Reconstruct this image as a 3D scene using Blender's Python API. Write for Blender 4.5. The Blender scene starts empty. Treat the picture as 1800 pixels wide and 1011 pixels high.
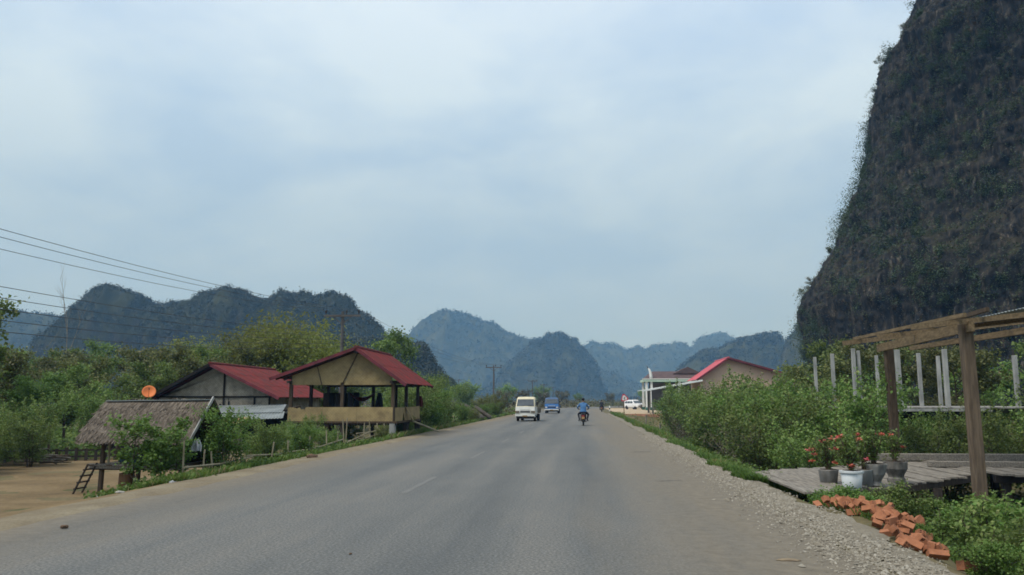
import bpy, bmesh, math, random
import numpy as np
from mathutils import Vector, Matrix

SC = bpy.context.scene
COL = SC.collection
R = math.radians

# ------------------------------------------------------------------ camera
cam_d = bpy.data.cameras.new('camera')
cam = bpy.data.objects.new('camera', cam_d)
COL.objects.link(cam)
cam.location = (0, 0, 1.7)
cam.rotation_euler = (R(90 + 8.07), 0, R(5.052))
cam_d.sensor_width = 36.0
cam_d.lens = 28.0
cam_d.clip_start = 0.1
cam_d.clip_end = 20000
SC.camera = cam

# ------------------------------------------------------------------ sky
SUN_EL, SUN_AZ = 58, -128        # azimuth measured from +Y towards +X
world = bpy.data.worlds.new('World')
SC.world = world
world.use_nodes = True
nt = world.node_tree
nt.nodes.clear()
N = nt.nodes.new
L = nt.links.new
out = N('ShaderNodeOutputWorld')
bg = N('ShaderNodeBackground')
bg.inputs['Strength'].default_value = 0.1
L(bg.outputs[0], out.inputs['Surface'])
sky = N('ShaderNodeTexSky')
sky.sky_type = 'NISHITA'
sky.sun_disc = False
sky.sun_elevation = R(SUN_EL)
sky.sun_rotation = R(SUN_AZ)
sky.dust_density = 3.0
tc = N('ShaderNodeTexCoord')
sep = N('ShaderNodeSeparateXYZ')
L(tc.outputs['Generated'], sep.inputs[0])


def vmath(op, a=None, b=None, c=None):
    n = N('ShaderNodeMath')
    n.operation = op
    for i, v in enumerate((a, b, c)):
        if v is None:
            continue
        if isinstance(v, (int, float)):
            n.inputs[i].default_value = v
        else:
            L(v, n.inputs[i])
    return n.outputs[0]


zup = vmath('MAXIMUM', sep.outputs['Z'], 0.0)
den = vmath('ADD', zup, 0.22)
cx = vmath('DIVIDE', sep.outputs['X'], den)
cy = vmath('DIVIDE', sep.outputs['Y'], den)
comb = N('ShaderNodeCombineXYZ')
L(cx, comb.inputs[0])
L(cy, comb.inputs[1])
comb.inputs[2].default_value = 4.3
no1 = N('ShaderNodeTexNoise')
no1.inputs['Scale'].default_value = 1.7
no1.inputs['Detail'].default_value = 7
no1.inputs['Roughness'].default_value = 0.56
no1.inputs['Distortion'].default_value = 0.25
L(comb.outputs[0], no1.inputs['Vector'])
ramp = N('ShaderNodeValToRGB')
ramp.color_ramp.elements[0].position = 0.37
ramp.color_ramp.elements[1].position = 0.60
ramp.color_ramp.elements[0].color = (0, 0, 0, 1)
ramp.color_ramp.elements[1].color = (1, 1, 1, 1)
L(no1.outputs['Fac'], ramp.inputs[0])
# thick grey-blue murk low down, thin bright veil above
elev = N('ShaderNodeValToRGB')
els = elev.color_ramp.elements
els[0].position = 0.0
els[0].color = (0.345, 0.505, 0.675, 1)
els[1].position = 1.0
els[1].color = (0.78, 0.90, 1.05, 1)
for pos, c in ((0.10, (0.375, 0.53, 0.70, 1)), (0.22, (0.42, 0.585, 0.76, 1)), (0.36, (0.53, 0.71, 0.91, 1)), (0.5, (0.63, 0.81, 1.04, 1))):
    e = els.new(pos)
    e.color = c
L(zup, elev.inputs[0])
cl = N('ShaderNodeMix')
cl.data_type = 'RGBA'
cl.blend_type = 'MULTIPLY'
cl.inputs['Factor'].default_value = 1.0
L(elev.outputs[0], cl.inputs['A'])
cl.inputs['B'].default_value = (10, 10, 10, 1)
# cloud patches: brighter veil where the noise is high
patch = N('ShaderNodeMix')
patch.data_type = 'RGBA'
fade = vmath('MULTIPLY', ramp.outputs[0], vmath('MINIMUM', vmath('MULTIPLY', zup, 3.2), 1.0))
L(fade, patch.inputs['Factor'])
L(cl.outputs['Result'], patch.inputs['A'])
br = N('ShaderNodeMix')
br.data_type = 'RGBA'
br.blend_type = 'MULTIPLY'
br.inputs['Factor'].default_value = 1.0
L(cl.outputs['Result'], br.inputs['A'])
br.inputs['B'].default_value = (1.34, 1.22, 1.08, 1)
L(br.outputs['Result'], patch.inputs['B'])
mixs = N('ShaderNodeMix')
mixs.data_type = 'RGBA'
mixs.inputs['Factor'].default_value = 0.9
L(sky.outputs[0], mixs.inputs['A'])
L(patch.outputs['Result'], mixs.inputs['B'])
L(mixs.outputs['Result'], bg.inputs['Color'])

sun_d = bpy.data.lights.new('sun', 'SUN')
sun_d.energy = 2.8
sun_d.angle = R(22)
sun_d.color = (1.0, 0.95, 0.87)
sun = bpy.data.objects.new('sun', sun_d)
COL.objects.link(sun)
sv = Vector((math.sin(R(SUN_AZ)) * math.cos(R(SUN_EL)), math.cos(R(SUN_AZ)) * math.cos(R(SUN_EL)), math.sin(R(SUN_EL))))
sun.rotation_euler = sv.to_track_quat('Z', 'Y').to_euler()
sun.location = sv * 300

SC.view_settings.view_transform = 'Standard'
SC.view_settings.look = 'None'
SC.view_settings.exposure = 0.0
SC.view_settings.gamma = 1.0
SC.view_settings.use_curve_mapping = False
SC.render.engine = 'CYCLES'
SC.cycles.max_bounces = 6
SC.cycles.diffuse_bounces = 3
SC.cycles.volume_bounces = 0
SC.cycles.use_denoising = True
SC.cycles.filter_width = 1.7

rng = np.random.default_rng(11)
rnd = random.Random(5)


# ------------------------------------------------------------------ materials
def newmat(name):
    m = bpy.data.materials.new(name)
    m.use_nodes = True
    t = m.node_tree
    p = t.nodes['Principled BSDF']
    return m, t, p


def ramp_node(t, stops):
    r = t.nodes.new('ShaderNodeValToRGB')
    e = r.color_ramp.elements
    e[0].position, e[0].color = stops[0][0], (*stops[0][1], 1)
    e[1].position, e[1].color = stops[-1][0], (*stops[-1][1], 1)
    for pos, c in stops[1:-1]:
        x = e.new(pos)
        x.color = (*c, 1)
    return r


def pm(name, c1, c2=None, scale=4.0, rough=0.75, bump=0.0, bscale=None, stretch=(1, 1, 1), metal=0.0, detail=6, spec=0.15, lo=0.35, hi=0.65):
    """plain procedural surface: two colours broken up by noise, plus fine relief"""
    m, t, p = newmat(name)
    p.inputs['Roughness'].default_value = rough
    p.inputs['Metallic'].default_value = metal
    p.inputs['Specular IOR Level'].default_value = spec
    c2 = c2 or tuple(v * 0.7 for v in c1)
    co = t.nodes.new('ShaderNodeTexCoord')
    mp = t.nodes.new('ShaderNodeMapping')
    mp.inputs['Scale'].default_value = stretch
    t.links.new(co.outputs['Object'], mp.inputs[0])
    n = t.nodes.new('ShaderNodeTexNoise')
    n.inputs['Scale'].default_value = scale
    n.inputs['Detail'].default_value = detail
    t.links.new(mp.outputs[0], n.inputs['Vector'])
    r = ramp_node(t, [(lo, c1), (hi, c2)])
    t.links.new(n.outputs['Fac'], r.inputs[0])
    t.links.new(r.outputs[0], p.inputs['Base Color'])
    if bump:
        n2 = t.nodes.new('ShaderNodeTexNoise')
        n2.inputs['Scale'].default_value = bscale or scale * 6
        n2.inputs['Detail'].default_value = 8
        t.links.new(mp.outputs[0], n2.inputs['Vector'])
        b = t.nodes.new('ShaderNodeBump')
        b.inputs['Strength'].default_value = bump
        b.inputs['Distance'].default_value = 0.02
        t.links.new(n2.outputs['Fac'], b.inputs['Height'])
        t.links.new(b.outputs[0], p.inputs['Normal'])
    return m


def leafmat(name, stops, transl=0.38, vary=0.3):
    """leaf colour from a per-leaf tint, varied a little from plant to plant"""
    m, t, p = newmat(name)
    a = t.nodes.new('ShaderNodeAttribute')
    a.attribute_name = 'tint'
    r = ramp_node(t, stops)
    t.links.new(a.outputs['Fac'], r.inputs[0])
    oi = t.nodes.new('ShaderNodeObjectInfo')
    hs = t.nodes.new('ShaderNodeHueSaturation')
    mr = t.nodes.new('ShaderNodeMapRange')
    mr.inputs['To Min'].default_value = 1 - vary
    mr.inputs['To Max'].default_value = 1 + vary
    t.links.new(oi.outputs['Random'], mr.inputs['Value'])
    mr2 = t.nodes.new('ShaderNodeMapRange')
    mr2.inputs['To Min'].default_value = 0.485
    mr2.inputs['To Max'].default_value = 0.51
    t.links.new(oi.outputs['Random'], mr2.inputs['Value'])
    t.links.new(mr.outputs[0], hs.inputs['Value'])
    t.links.new(mr2.outputs[0], hs.inputs['Hue'])
    t.links.new(r.outputs[0], hs.inputs['Color'])
    t.links.new(hs.outputs[0], p.inputs['Base Color'])
    p.inputs['Roughness'].default_value = 0.55
    p.inputs['Specular IOR Level'].default_value = 0.35
    tr = t.nodes.new('ShaderNodeBsdfTranslucent')
    t.links.new(hs.outputs[0], tr.inputs['Color'])
    mx = t.nodes.new('ShaderNodeMixShader')
    mx.inputs[0].default_value = transl
    o = t.nodes['Material Output']
    t.links.new(p.outputs[0], mx.inputs[1])
    t.links.new(tr.outputs[0], mx.inputs[2])
    t.links.new(mx.outputs[0], o.inputs['Surface'])
    return m


M = {}
M['bark'] = pm('bark', (0.11, 0.085, 0.06), (0.05, 0.04, 0.032), 6, 0.9, 0.5, stretch=(1, 1, .3))
M['palebark'] = pm('palebark', (0.26, 0.24, 0.2), (0.14, 0.125, 0.1), 5, 0.9, 0.4)
M['leaf'] = leafmat('leaf', [(0, (0.07, 0.12, 0.028)), (0.5, (0.135, 0.215, 0.048)), (0.85, (0.19, 0.27, 0.066)), (1, (0.27, 0.31, 0.11))])
M['leaf_fresh'] = leafmat('leaf_fresh', [(0, (0.065, 0.125, 0.026)), (0.5, (0.11, 0.205, 0.038)), (1, (0.18, 0.27, 0.065))], 0.4, 0.2)
M['leaf_olive'] = leafmat('leaf_olive', [(0, (0.07, 0.088, 0.028)), (0.5, (0.125, 0.15, 0.042)), (0.85, (0.175, 0.185, 0.06)), (1, (0.23, 0.20, 0.095))])
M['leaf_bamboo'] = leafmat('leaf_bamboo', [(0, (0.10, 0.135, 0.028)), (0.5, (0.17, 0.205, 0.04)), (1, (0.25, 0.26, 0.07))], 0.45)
M['leaf_cliff'] = leafmat('leaf_cliff', [(0, (0.028, 0.052, 0.018)), (0.42, (0.055, 0.09, 0.027)), (0.6, (0.058, 0.068, 0.024)), (0.78, (0.068, 0.053, 0.03)), (1, (0.095, 0.074, 0.05))], 0.15, 0.0)
M['leaf_far'] = leafmat('leaf_far', [(0, (0.016, 0.023, 0.011)), (0.5, (0.028, 0.038, 0.015)), (1, (0.06, 0.066, 0.027))], 0.15, 0.0)
M['leaf_dry'] = leafmat('leaf_dry', [(0, (0.07, 0.06, 0.035)), (0.5, (0.11, 0.10, 0.05)), (1, (0.10, 0.12, 0.045))], 0.2, 0.15)
M['grass'] = leafmat('grass', [(0, (0.07, 0.125, 0.026)), (0.6, (0.125, 0.215, 0.04)), (0.85, (0.18, 0.22, 0.06)), (1, (0.27, 0.23, 0.11))], 0.4, 0.0)
M['flower'] = leafmat('flower', [(0, (0.42, 0.05, 0.04)), (0.6, (0.55, 0.11, 0.085)), (1, (0.62, 0.26, 0.2))], 0.3, 0.05)
M['concrete'] = pm('concrete', (0.36, 0.365, 0.35), (0.20, 0.205, 0.20), 3, 0.85, 0.4, 30, stretch=(1, 1, .4))
M['stainedconcrete'] = pm('stainedconcrete', (0.34, 0.33, 0.31), (0.13, 0.125, 0.115), 5, 0.9, 0.5, 40, stretch=(1, 1, .5))
M['darkurn'] = pm('darkurn', (0.19, 0.18, 0.165), (0.07, 0.068, 0.062), 7, 0.9, 0.5, 40, stretch=(1, 1, .5))
M['whiteplastic'] = pm('whiteplastic', (0.56, 0.60, 0.62), (0.45, 0.48, 0.49), 2, 0.45)
M['wood_grey'] = pm('wood_grey', (0.27, 0.245, 0.21), (0.135, 0.122, 0.105), 3, 0.85, 0.5, 25, stretch=(9, .7, 9))
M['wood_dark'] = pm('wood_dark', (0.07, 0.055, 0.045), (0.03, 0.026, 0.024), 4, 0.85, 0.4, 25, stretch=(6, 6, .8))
M['wood_brown'] = pm('wood_brown', (0.115, 0.083, 0.056), (0.06, 0.045, 0.032), 3, 0.85, 0.5, 20, stretch=(6, 6, .7))
M['wood_post'] = pm('wood_post', (0.165, 0.125, 0.088), (0.095, 0.072, 0.052), 3, 0.85, 0.5, 20, stretch=(6, 6, .7))
M['wood_tan'] = pm('wood_tan', (0.23, 0.17, 0.10), (0.12, 0.09, 0.055), 3, 0.85, 0.4, 20, stretch=(6, 1, 6))
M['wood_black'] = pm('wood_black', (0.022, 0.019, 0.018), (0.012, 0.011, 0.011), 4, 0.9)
M['bamboo'] = pm('bamboo', (0.33, 0.29, 0.2), (0.2, 0.17, 0.11), 3, 0.7)
M['red_roof'] = pm('red_roof', (0.18, 0.036, 0.036), (0.105, 0.040, 0.038), 1.9, 0.8, 0.2, 30, detail=9, spec=0.06)
M['red_edge'] = pm('red_edge', (0.17, 0.04, 0.05), (0.09, 0.028, 0.034), 2, 0.7)
M['pink_roof'] = pm('pink_roof', (0.48, 0.095, 0.12), (0.40, 0.085, 0.105), 0.6, 0.55)
M['zinc'] = pm('zinc', (0.26, 0.29, 0.295), (0.17, 0.195, 0.20), 1.3, 0.5, metal=0.15)
M['rusty'] = pm('rusty', (0.30, 0.19, 0.11), (0.20, 0.10, 0.055), 2.5, 0.8)
M['soil'] = pm('soil', (0.07, 0.052, 0.04), (0.04, 0.03, 0.025), 20, 0.95, 0.5)
M['brick'] = pm('brick', (0.36, 0.155, 0.082), (0.24, 0.10, 0.055), 9, 0.9, 0.3, 60)
M['brickhole'] = pm('brickhole', (0.12, 0.05, 0.03), (0.07, 0.03, 0.02), 6, 0.95)
M['mortar'] = pm('mortar', (0.60, 0.43, 0.32), (0.52, 0.375, 0.28), 0.5, 0.9, 0.1)
M['plaster_grey'] = pm('plaster_grey', (0.16, 0.15, 0.145), (0.1, 0.095, 0.09), 0.6, 0.9)
M['white_paint'] = pm('white_paint', (0.72, 0.75, 0.74), (0.62, 0.65, 0.64), 1.0, 0.6)
M['mint_paint'] = pm('mint_paint', (0.50, 0.66, 0.56), (0.42, 0.57, 0.48), 1.0, 0.6)
M['green_paint'] = pm('green_paint', (0.06, 0.16, 0.12), (0.04, 0.11, 0.08), 1.0, 0.6)
M['tile_roof'] = pm('tile_roof', (0.12, 0.085, 0.085), (0.085, 0.062, 0.063), 1.2, 0.8)
M['rubber'] = pm('rubber', (0.02, 0.02, 0.021), (0.03, 0.028, 0.026), 8, 0.85)
M['rim'] = pm('rim', (0.30, 0.30, 0.31), (0.2, 0.2, 0.2), 8, 0.5, metal=0.4)
M['dark_metal'] = pm('dark_metal', (0.035, 0.035, 0.038), (0.055, 0.05, 0.048), 8, 0.6)
M['van_white'] = pm('van_white', (0.66, 0.67, 0.64), (0.57, 0.575, 0.54), 2, 0.35, spec=0.5)
M['cream'] = pm('cream', (0.62, 0.57, 0.40), (0.54, 0.49, 0.34), 2, 0.4, spec=0.5)
M['bed_grey'] = pm('bed_grey', (0.20, 0.18, 0.14), (0.12, 0.105, 0.085), 3, 0.7)
M['truck_blue'] = pm('truck_blue', (0.035, 0.16, 0.43), (0.03, 0.13, 0.36), 2, 0.35, spec=0.5)
M['truck_dkblue'] = pm('truck_dkblue', (0.07, 0.13, 0.24), (0.06, 0.10, 0.19), 2, 0.5)
M['suv_white'] = pm('suv_white', (0.78, 0.79, 0.81), (0.74, 0.75, 0.77), 1, 0.3, spec=0.5)
M['glass'] = pm('glass', (0.07, 0.085, 0.095), (0.04, 0.05, 0.06), 2, 0.08, spec=0.8)
M['lamp'] = pm('lamp', (0.62, 0.63, 0.62), (0.48, 0.49, 0.5), 12, 0.2, spec=0.7)
M['red_lamp'] = pm('red_lamp', (0.35, 0.02, 0.02), (0.25, 0.015, 0.015), 12, 0.3, spec=0.6)
M['plate'] = pm('plate', (0.26, 0.17, 0.07), (0.2, 0.13, 0.06), 5, 0.6)
M['shirt'] = pm('shirt', (0.085, 0.20, 0.40), (0.06, 0.15, 0.32), 8, 0.9, 0.3)
M['darkcloth'] = pm('darkcloth', (0.022, 0.024, 0.03), (0.03, 0.03, 0.036), 8, 0.9)
M['redcloth'] = pm('redcloth', (0.12, 0.03, 0.03), (0.08, 0.025, 0.03), 8, 0.9)
M['skin'] = pm('skin', (0.30, 0.17, 0.11), (0.27, 0.15, 0.1), 5, 0.6)
M['hair'] = pm('hair', (0.012, 0.011, 0.011), (0.02, 0.018, 0.017), 20, 0.6)
M['bike_red'] = pm('bike_red', (0.10, 0.035, 0.04), (0.08, 0.03, 0.034), 4, 0.35, spec=0.5)
M['sign_red'] = pm('sign_red', (0.55, 0.04, 0.06), (0.47, 0.035, 0.05), 4, 0.5)
M['sign_white'] = pm('sign_white', (0.7, 0.7, 0.68), (0.6, 0.6, 0.58), 4, 0.5)
M['sign_black'] = pm('sign_black', (0.02, 0.02, 0.02), None, 4, 0.6)
M['post_rust'] = pm('post_rust', (0.17, 0.11, 0.085), (0.11, 0.07, 0.055), 4, 0.8)
M['dish'] = pm('dish', (0.78, 0.24, 0.08), (0.70, 0.2, 0.065), 2, 0.55)
M['wire'] = pm('wire', (0.05, 0.055, 0.06), None, 2, 0.6)
M['pole_conc'] = pm('pole_conc', (0.13, 0.125, 0.12), (0.09, 0.085, 0.08), 2, 0.9)
M['stone'] = pm('stone', (0.38, 0.36, 0.32), (0.22, 0.21, 0.19), 5, 0.9, 0.3)
M['clod'] = pm('clod', (0.13, 0.085, 0.055), (0.09, 0.06, 0.04), 9, 0.95, 0.4)
M['cardboard'] = pm('cardboard', (0.25, 0.2, 0.13), (0.17, 0.13, 0.09), 6, 0.9)
M['tar'] = pm('tar', (0.055, 0.055, 0.056), (0.075, 0.074, 0.072), 9, 0.8)
M['blue_cloth'] = pm('blue_cloth', (0.06, 0.09, 0.16), (0.05, 0.07, 0.12), 5, 0.9)
M['pale_cloth'] = pm('pale_cloth', (0.35, 0.37, 0.39), (0.28, 0.3, 0.32), 5, 0.9)


def attr_value_mat(name, stops, rough=0.9, transl=0):
    m, t, p = newmat(name)
    a = t.nodes.new('ShaderNodeAttribute')
    a.attribute_name = 'tint'
    r = ramp_node(t, stops)
    t.links.new(a.outputs['Fac'], r.inputs[0])
    t.links.new(r.outputs[0], p.inputs['Base Color'])
    p.inputs['Roughness'].default_value = rough
    p.inputs['Specular IOR Level'].default_value = 0.2
    return m


M['straw'] = attr_value_mat('straw', [(0, (0.075, 0.062, 0.05)), (0.5, (0.145, 0.12, 0.096)), (1, (0.22, 0.187, 0.152))])
M['gravel'] = attr_value_mat('gravel', [(0, (0.15, 0.132, 0.102)), (0.5, (0.215, 0.195, 0.156)), (1, (0.315, 0.295, 0.25))])


def weave_mat(name, c1, c2, sc):
    """woven split-bamboo matting: alternating over-under strips, with water stains"""
    m, t, p = newmat(name)
    co = t.nodes.new('ShaderNodeTexCoord')
    ck = t.nodes.new('ShaderNodeTexChecker')
    ck.inputs['Scale'].default_value = sc
    t.links.new(co.outputs['Object'], ck.inputs['Vector'])
    ck.inputs['Color1'].default_value = (*c1, 1)
    ck.inputs['Color2'].default_value = tuple(v * 0.82 for v in c1) + (1,)
    n = t.nodes.new('ShaderNodeTexNoise')
    n.inputs['Scale'].default_value = 1.5
    n.inputs['Detail'].default_value = 10
    n.inputs['Roughness'].default_value = 0.68
    t.links.new(co.outputs['Object'], n.inputs['Vector'])
    r = ramp_node(t, [(0.38, (0, 0, 0)), (0.66, (1, 1, 1))])
    t.links.new(n.outputs['Fac'], r.inputs[0])
    mx = t.nodes.new('ShaderNodeMix')
    mx.data_type = 'RGBA'
    t.links.new(r.outputs[0], mx.inputs['Factor'])
    t.links.new(ck.outputs['Color'], mx.inputs['A'])
    mx.inputs['B'].default_value = (*c2, 1)
    t.links.new(mx.outputs['Result'], p.inputs['Base Color'])
    p.inputs['Roughness'].default_value = 0.85
    p.inputs['Specular IOR Level'].default_value = 0.2
    b = t.nodes.new('ShaderNodeBump')
    b.inputs['Strength'].default_value = 0.4
    b.inputs['Distance'].default_value = 0.01
    t.links.new(ck.outputs['Fac'], b.inputs['Height'])
    t.links.new(b.outputs[0], p.inputs['Normal'])
    return m


M['mat_yellow'] = weave_mat('mat_yellow', (0.41, 0.315, 0.155), (0.20, 0.15, 0.08), 14)
M['mat_grey'] = weave_mat('mat_grey', (0.44, 0.395, 0.315), (0.17, 0.148, 0.12), 14)


def asphalt():
    m, t, p = newmat('asphalt')
    nn = t.nodes.new
    lk = t.links.new
    lat = nn('ShaderNodeAttribute')
    lat.attribute_name = 'lat'
    lon = nn('ShaderNodeAttribute')
    lon.attribute_name = 'lon'
    cb = nn('ShaderNodeCombineXYZ')
    lk(lat.outputs['Fac'], cb.inputs[0])
    lk(lon.outputs['Fac'], cb.inputs[1])

    def noise(scale, detail, sx, sy, rough=0.6):
        mp = nn('ShaderNodeMapping')
        mp.inputs['Scale'].default_value = (sx, sy, 1)
        lk(cb.outputs[0], mp.inputs[0])
        n = nn('ShaderNodeTexNoise')
        n.inputs['Scale'].default_value = scale
        n.inputs['Detail'].default_value = detail
        n.inputs['Roughness'].default_value = rough
        lk(mp.outputs[0], n.inputs['Vector'])
        return n.outputs['Fac']

    def mth(op, a, b=None, c=None, clamp=False):
        n = nn('ShaderNodeMath')
        n.operation = op
        n.use_clamp = clamp
        for i, v in enumerate((a, b, c)):
            if v is None:
                continue
            if isinstance(v, (int, float)):
                n.inputs[i].default_value = v
            else:
                lk(v, n.inputs[i])
        return n.outputs[0]

    base = ramp_node(t, [(0.36, (0.078, 0.083, 0.084)), (0.5, (0.103, 0.106, 0.103)), (0.64, (0.134, 0.130, 0.119))])
    streak = noise(1.0, 5, 0.75, 0.035)
    blot = noise(0.55, 6, 1, 0.5, 0.65)
    v = mth('ADD', mth('MULTIPLY', streak, 0.7), mth('MULTIPLY', blot, 0.30))
    # wheel paths: polished and a little darker
    wave = mth('COSINE', mth('MULTIPLY', mth('ADD', lat.outputs['Fac'], 0.05), 3.6))
    v = mth('ADD', v, mth('MULTIPLY', wave, 0.05))
    lk(v, base.inputs[0])
    # aggregate speckle
    spk = noise(30, 4, 1, 1, 0.75)
    sr = ramp_node(t, [(0.32, (0.35, 0.35, 0.35)), (0.5, (1, 1, 1)), (0.68, (2.1, 2.07, 2.0))])
    lk(spk, sr.inputs[0])
    mx = nn('ShaderNodeMix')
    mx.data_type = 'RGBA'
    mx.blend_type = 'MULTIPLY'
    mx.inputs['Factor'].default_value = 0.85
    lk(base.outputs[0], mx.inputs['A'])
    lk(sr.outputs[0], mx.inputs['B'])
    # dust washed onto the edges
    edge = mth('ABSOLUTE', mth('ADD', lat.outputs['Fac'], 0.35))
    en = noise(1.0, 6, 0.9, 0.12, 0.65)
    ef = mth('MULTIPLY', mth('SUBTRACT', mth('ADD', edge, mth('MULTIPLY', en, 3.0)), 4.2), 0.45, clamp=True)
    d = nn('ShaderNodeMix')
    d.data_type = 'RGBA'
    lk(mth('MULTIPLY', ef, 0.94), d.inputs['Factor'])
    lk(mx.outputs['Result'], d.inputs['A'])
    dust = ramp_node(t, [(0.35, (0.120, 0.102, 0.075)), (0.65, (0.178, 0.153, 0.114))])
    lk(noise(6, 6, 1, 1, 0.7), dust.inputs[0])
    lk(dust.outputs[0], d.inputs['B'])
    lk(d.outputs['Result'], p.inputs['Base Color'])
    p.inputs['Roughness'].default_value = 0.78
    p.inputs['Specular IOR Level'].default_value = 0.3
    b = nn('ShaderNodeBump')
    b.inputs['Strength'].default_value = 0.5
    b.inputs['Distance'].default_value = 0.01
    lk(spk, b.inputs['Height'])
    lk(b.outputs[0], p.inputs['Normal'])
    return m


M['asphalt'] = asphalt()


def ground_mat(name, stops, scale, rough=0.95, bump=0.6, fine=9.0):
    m, t, p = newmat(name)
    co = t.nodes.new('ShaderNodeTexCoord')
    n = t.nodes.new('ShaderNodeTexNoise')
    n.inputs['Scale'].default_value = scale
    n.inputs['Detail'].default_value = 9
    n.inputs['Roughness'].default_value = 0.65
    t.links.new(co.outputs['Object'], n.inputs['Vector'])
    r = ramp_node(t, stops)
    t.links.new(n.outputs['Fac'], r.inputs[0])
    n2 = t.nodes.new('ShaderNodeTexNoise')
    n2.inputs['Scale'].default_value = fine
    n2.inputs['Detail'].default_value = 8
    n2.inputs['Roughness'].default_value = 0.7
    t.links.new(co.outputs['Object'], n2.inputs['Vector'])
    r2 = ramp_node(t, [(0.3, (0.72, 0.72, 0.72)), (0.7, (1.2, 1.19, 1.17))])
    t.links.new(n2.outputs['Fac'], r2.inputs[0])
    mx = t.nodes.new('ShaderNodeMix')
    mx.data_type = 'RGBA'
    mx.blend_type = 'MULTIPLY'
    mx.inputs['Factor'].default_value = 1
    t.links.new(r.outputs[0], mx.inputs['A'])
    t.links.new(r2.outputs[0], mx.inputs['B'])
    t.links.new(mx.outputs['Result'], p.inputs['Base Color'])
    p.inputs['Roughness'].default_value = rough
    p.inputs['Specular IOR Level'].default_value = 0.15
    b = t.nodes.new('ShaderNodeBump')
    b.inputs['Strength'].default_value = bump
    b.inputs['Distance'].default_value = 0.03
    t.links.new(n2.outputs['Fac'], b.inputs['Height'])
    t.links.new(b.outputs[0], p.inputs['Normal'])
    return m


M['earth'] = ground_mat('earth', [(0.3, (0.07, 0.075, 0.03)), (0.5, (0.12, 0.105, 0.055)), (0.7, (0.17, 0.135, 0.08))], 0.35)
M['yard'] = ground_mat('yard', [(0.32, (0.115, 0.083, 0.045)), (0.5, (0.17, 0.123, 0.066)), (0.68, (0.22, 0.165, 0.095))], 0.5)
M['shoulder'] = ground_mat('shoulder', [(0.3, (0.15, 0.132, 0.10)), (0.5, (0.20, 0.18, 0.142)), (0.7, (0.25, 0.232, 0.19))], 1.2, fine=26)
M['verge_dust'] = ground_mat('verge_dust', [(0.3, (0.145, 0.118, 0.08)), (0.5, (0.19, 0.16, 0.11)), (0.7, (0.24, 0.21, 0.15))], 0.8, fine=22)
M['red_earth'] = ground_mat('red_earth', [(0.3, (0.19, 0.095, 0.062)), (0.5, (0.24, 0.125, 0.08)), (0.7, (0.17, 0.12, 0.07))], 0.8)
M['court'] = ground_mat('court', [(0.3, (0.33, 0.25, 0.16)), (0.5, (0.42, 0.335, 0.235)), (0.7, (0.46, 0.40, 0.32))], 0.2)


def rock_mat(name, rock, veg, scale, slope_lo, slope_hi, fleck):
    m, t, p = newmat(name)
    nn, lk = t.nodes.new, t.links.new
    co = nn('ShaderNodeTexCoord')
    geo = nn('ShaderNodeNewGeometry')
    sp = nn('ShaderNodeSeparateXYZ')
    lk(geo.outputs['Normal'], sp.inputs[0])
    n = nn('ShaderNodeTexNoise')
    n.inputs['Scale'].default_value = scale
    n.inputs['Detail'].default_value = 10
    n.inputs['Roughness'].default_value = 0.68
    lk(co.outputs['Object'], n.inputs['Vector'])
    mp = nn('ShaderNodeMapping')
    mp.inputs['Scale'].default_value = (1, 1, 0.17)
    lk(co.outputs['Object'], mp.inputs[0])
    n3 = nn('ShaderNodeTexNoise')
    n3.inputs['Scale'].default_value = scale * 3
    n3.inputs['Detail'].default_value = 8
    n3.inputs['Roughness'].default_value = 0.7
    lk(mp.outputs[0], n3.inputs['Vector'])
    rr = ramp_node(t, [(0.38, rock[0]), (0.5, rock[1]), (0.60, rock[2]), (0.72, fleck)])
    lk(n3.outputs['Fac'], rr.inputs[0])
    rv = ramp_node(t, [(0.3, veg[0]), (0.7, veg[1])])
    lk(n.outputs['Fac'], rv.inputs[0])
    ad = nn('ShaderNodeMath')
    ad.operation = 'MULTIPLY_ADD'
    lk(n.outputs['Fac'], ad.inputs[0])
    ad.inputs[1].default_value = 1.1
    lk(sp.outputs['Z'], ad.inputs[2])
    mr = nn('ShaderNodeMapRange')
    mr.inputs['From Min'].default_value = slope_lo
    mr.inputs['From Max'].default_value = slope_hi
    lk(ad.outputs[0], mr.inputs['Value'])
    mx = nn('ShaderNodeMix')
    mx.data_type = 'RGBA'
    lk(mr.outputs[0], mx.inputs['Factor'])
    lk(rr.outputs[0], mx.inputs['A'])
    lk(rv.outputs[0], mx.inputs['B'])
    lk(mx.outputs['Result'], p.inputs['Base Color'])
    p.inputs['Roughness'].default_value = 0.95
    p.inputs['Specular IOR Level'].default_value = 0.1
    b = nn('ShaderNodeBump')
    b.inputs['Strength'].default_value = 0.9
    b.inputs['Distance'].default_value = 0.35 / scale * 0.3
    lk(n3.outputs['Fac'], b.inputs['Height'])
    lk(b.outputs[0], p.inputs['Normal'])
    return m


M['cliff'] = rock_mat('cliff', ((0.007, 0.008, 0.009), (0.022, 0.0225, 0.0225), (0.052, 0.045, 0.036)), ((0.014, 0.021, 0.010), (0.045, 0.038, 0.022)), 0.55, 1.05, 1.5, (0.17, 0.155, 0.13))
M['karst'] = rock_mat('karst', ((0.022, 0.023, 0.023), (0.036, 0.035, 0.031), (0.06, 0.054, 0.045)), ((0.017, 0.023, 0.011), (0.042, 0.045, 0.02)), 0.06, 0.55, 1.0, (0.19, 0.18, 0.16))
M['farhill'] = rock_mat('farhill', ((0.02, 0.022, 0.018), (0.04, 0.042, 0.03), (0.07, 0.068, 0.05)), ((0.018, 0.026, 0.013), (0.075, 0.078, 0.036)), 0.03, 0.5, 1.0, (0.22, 0.21, 0.18))


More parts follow.
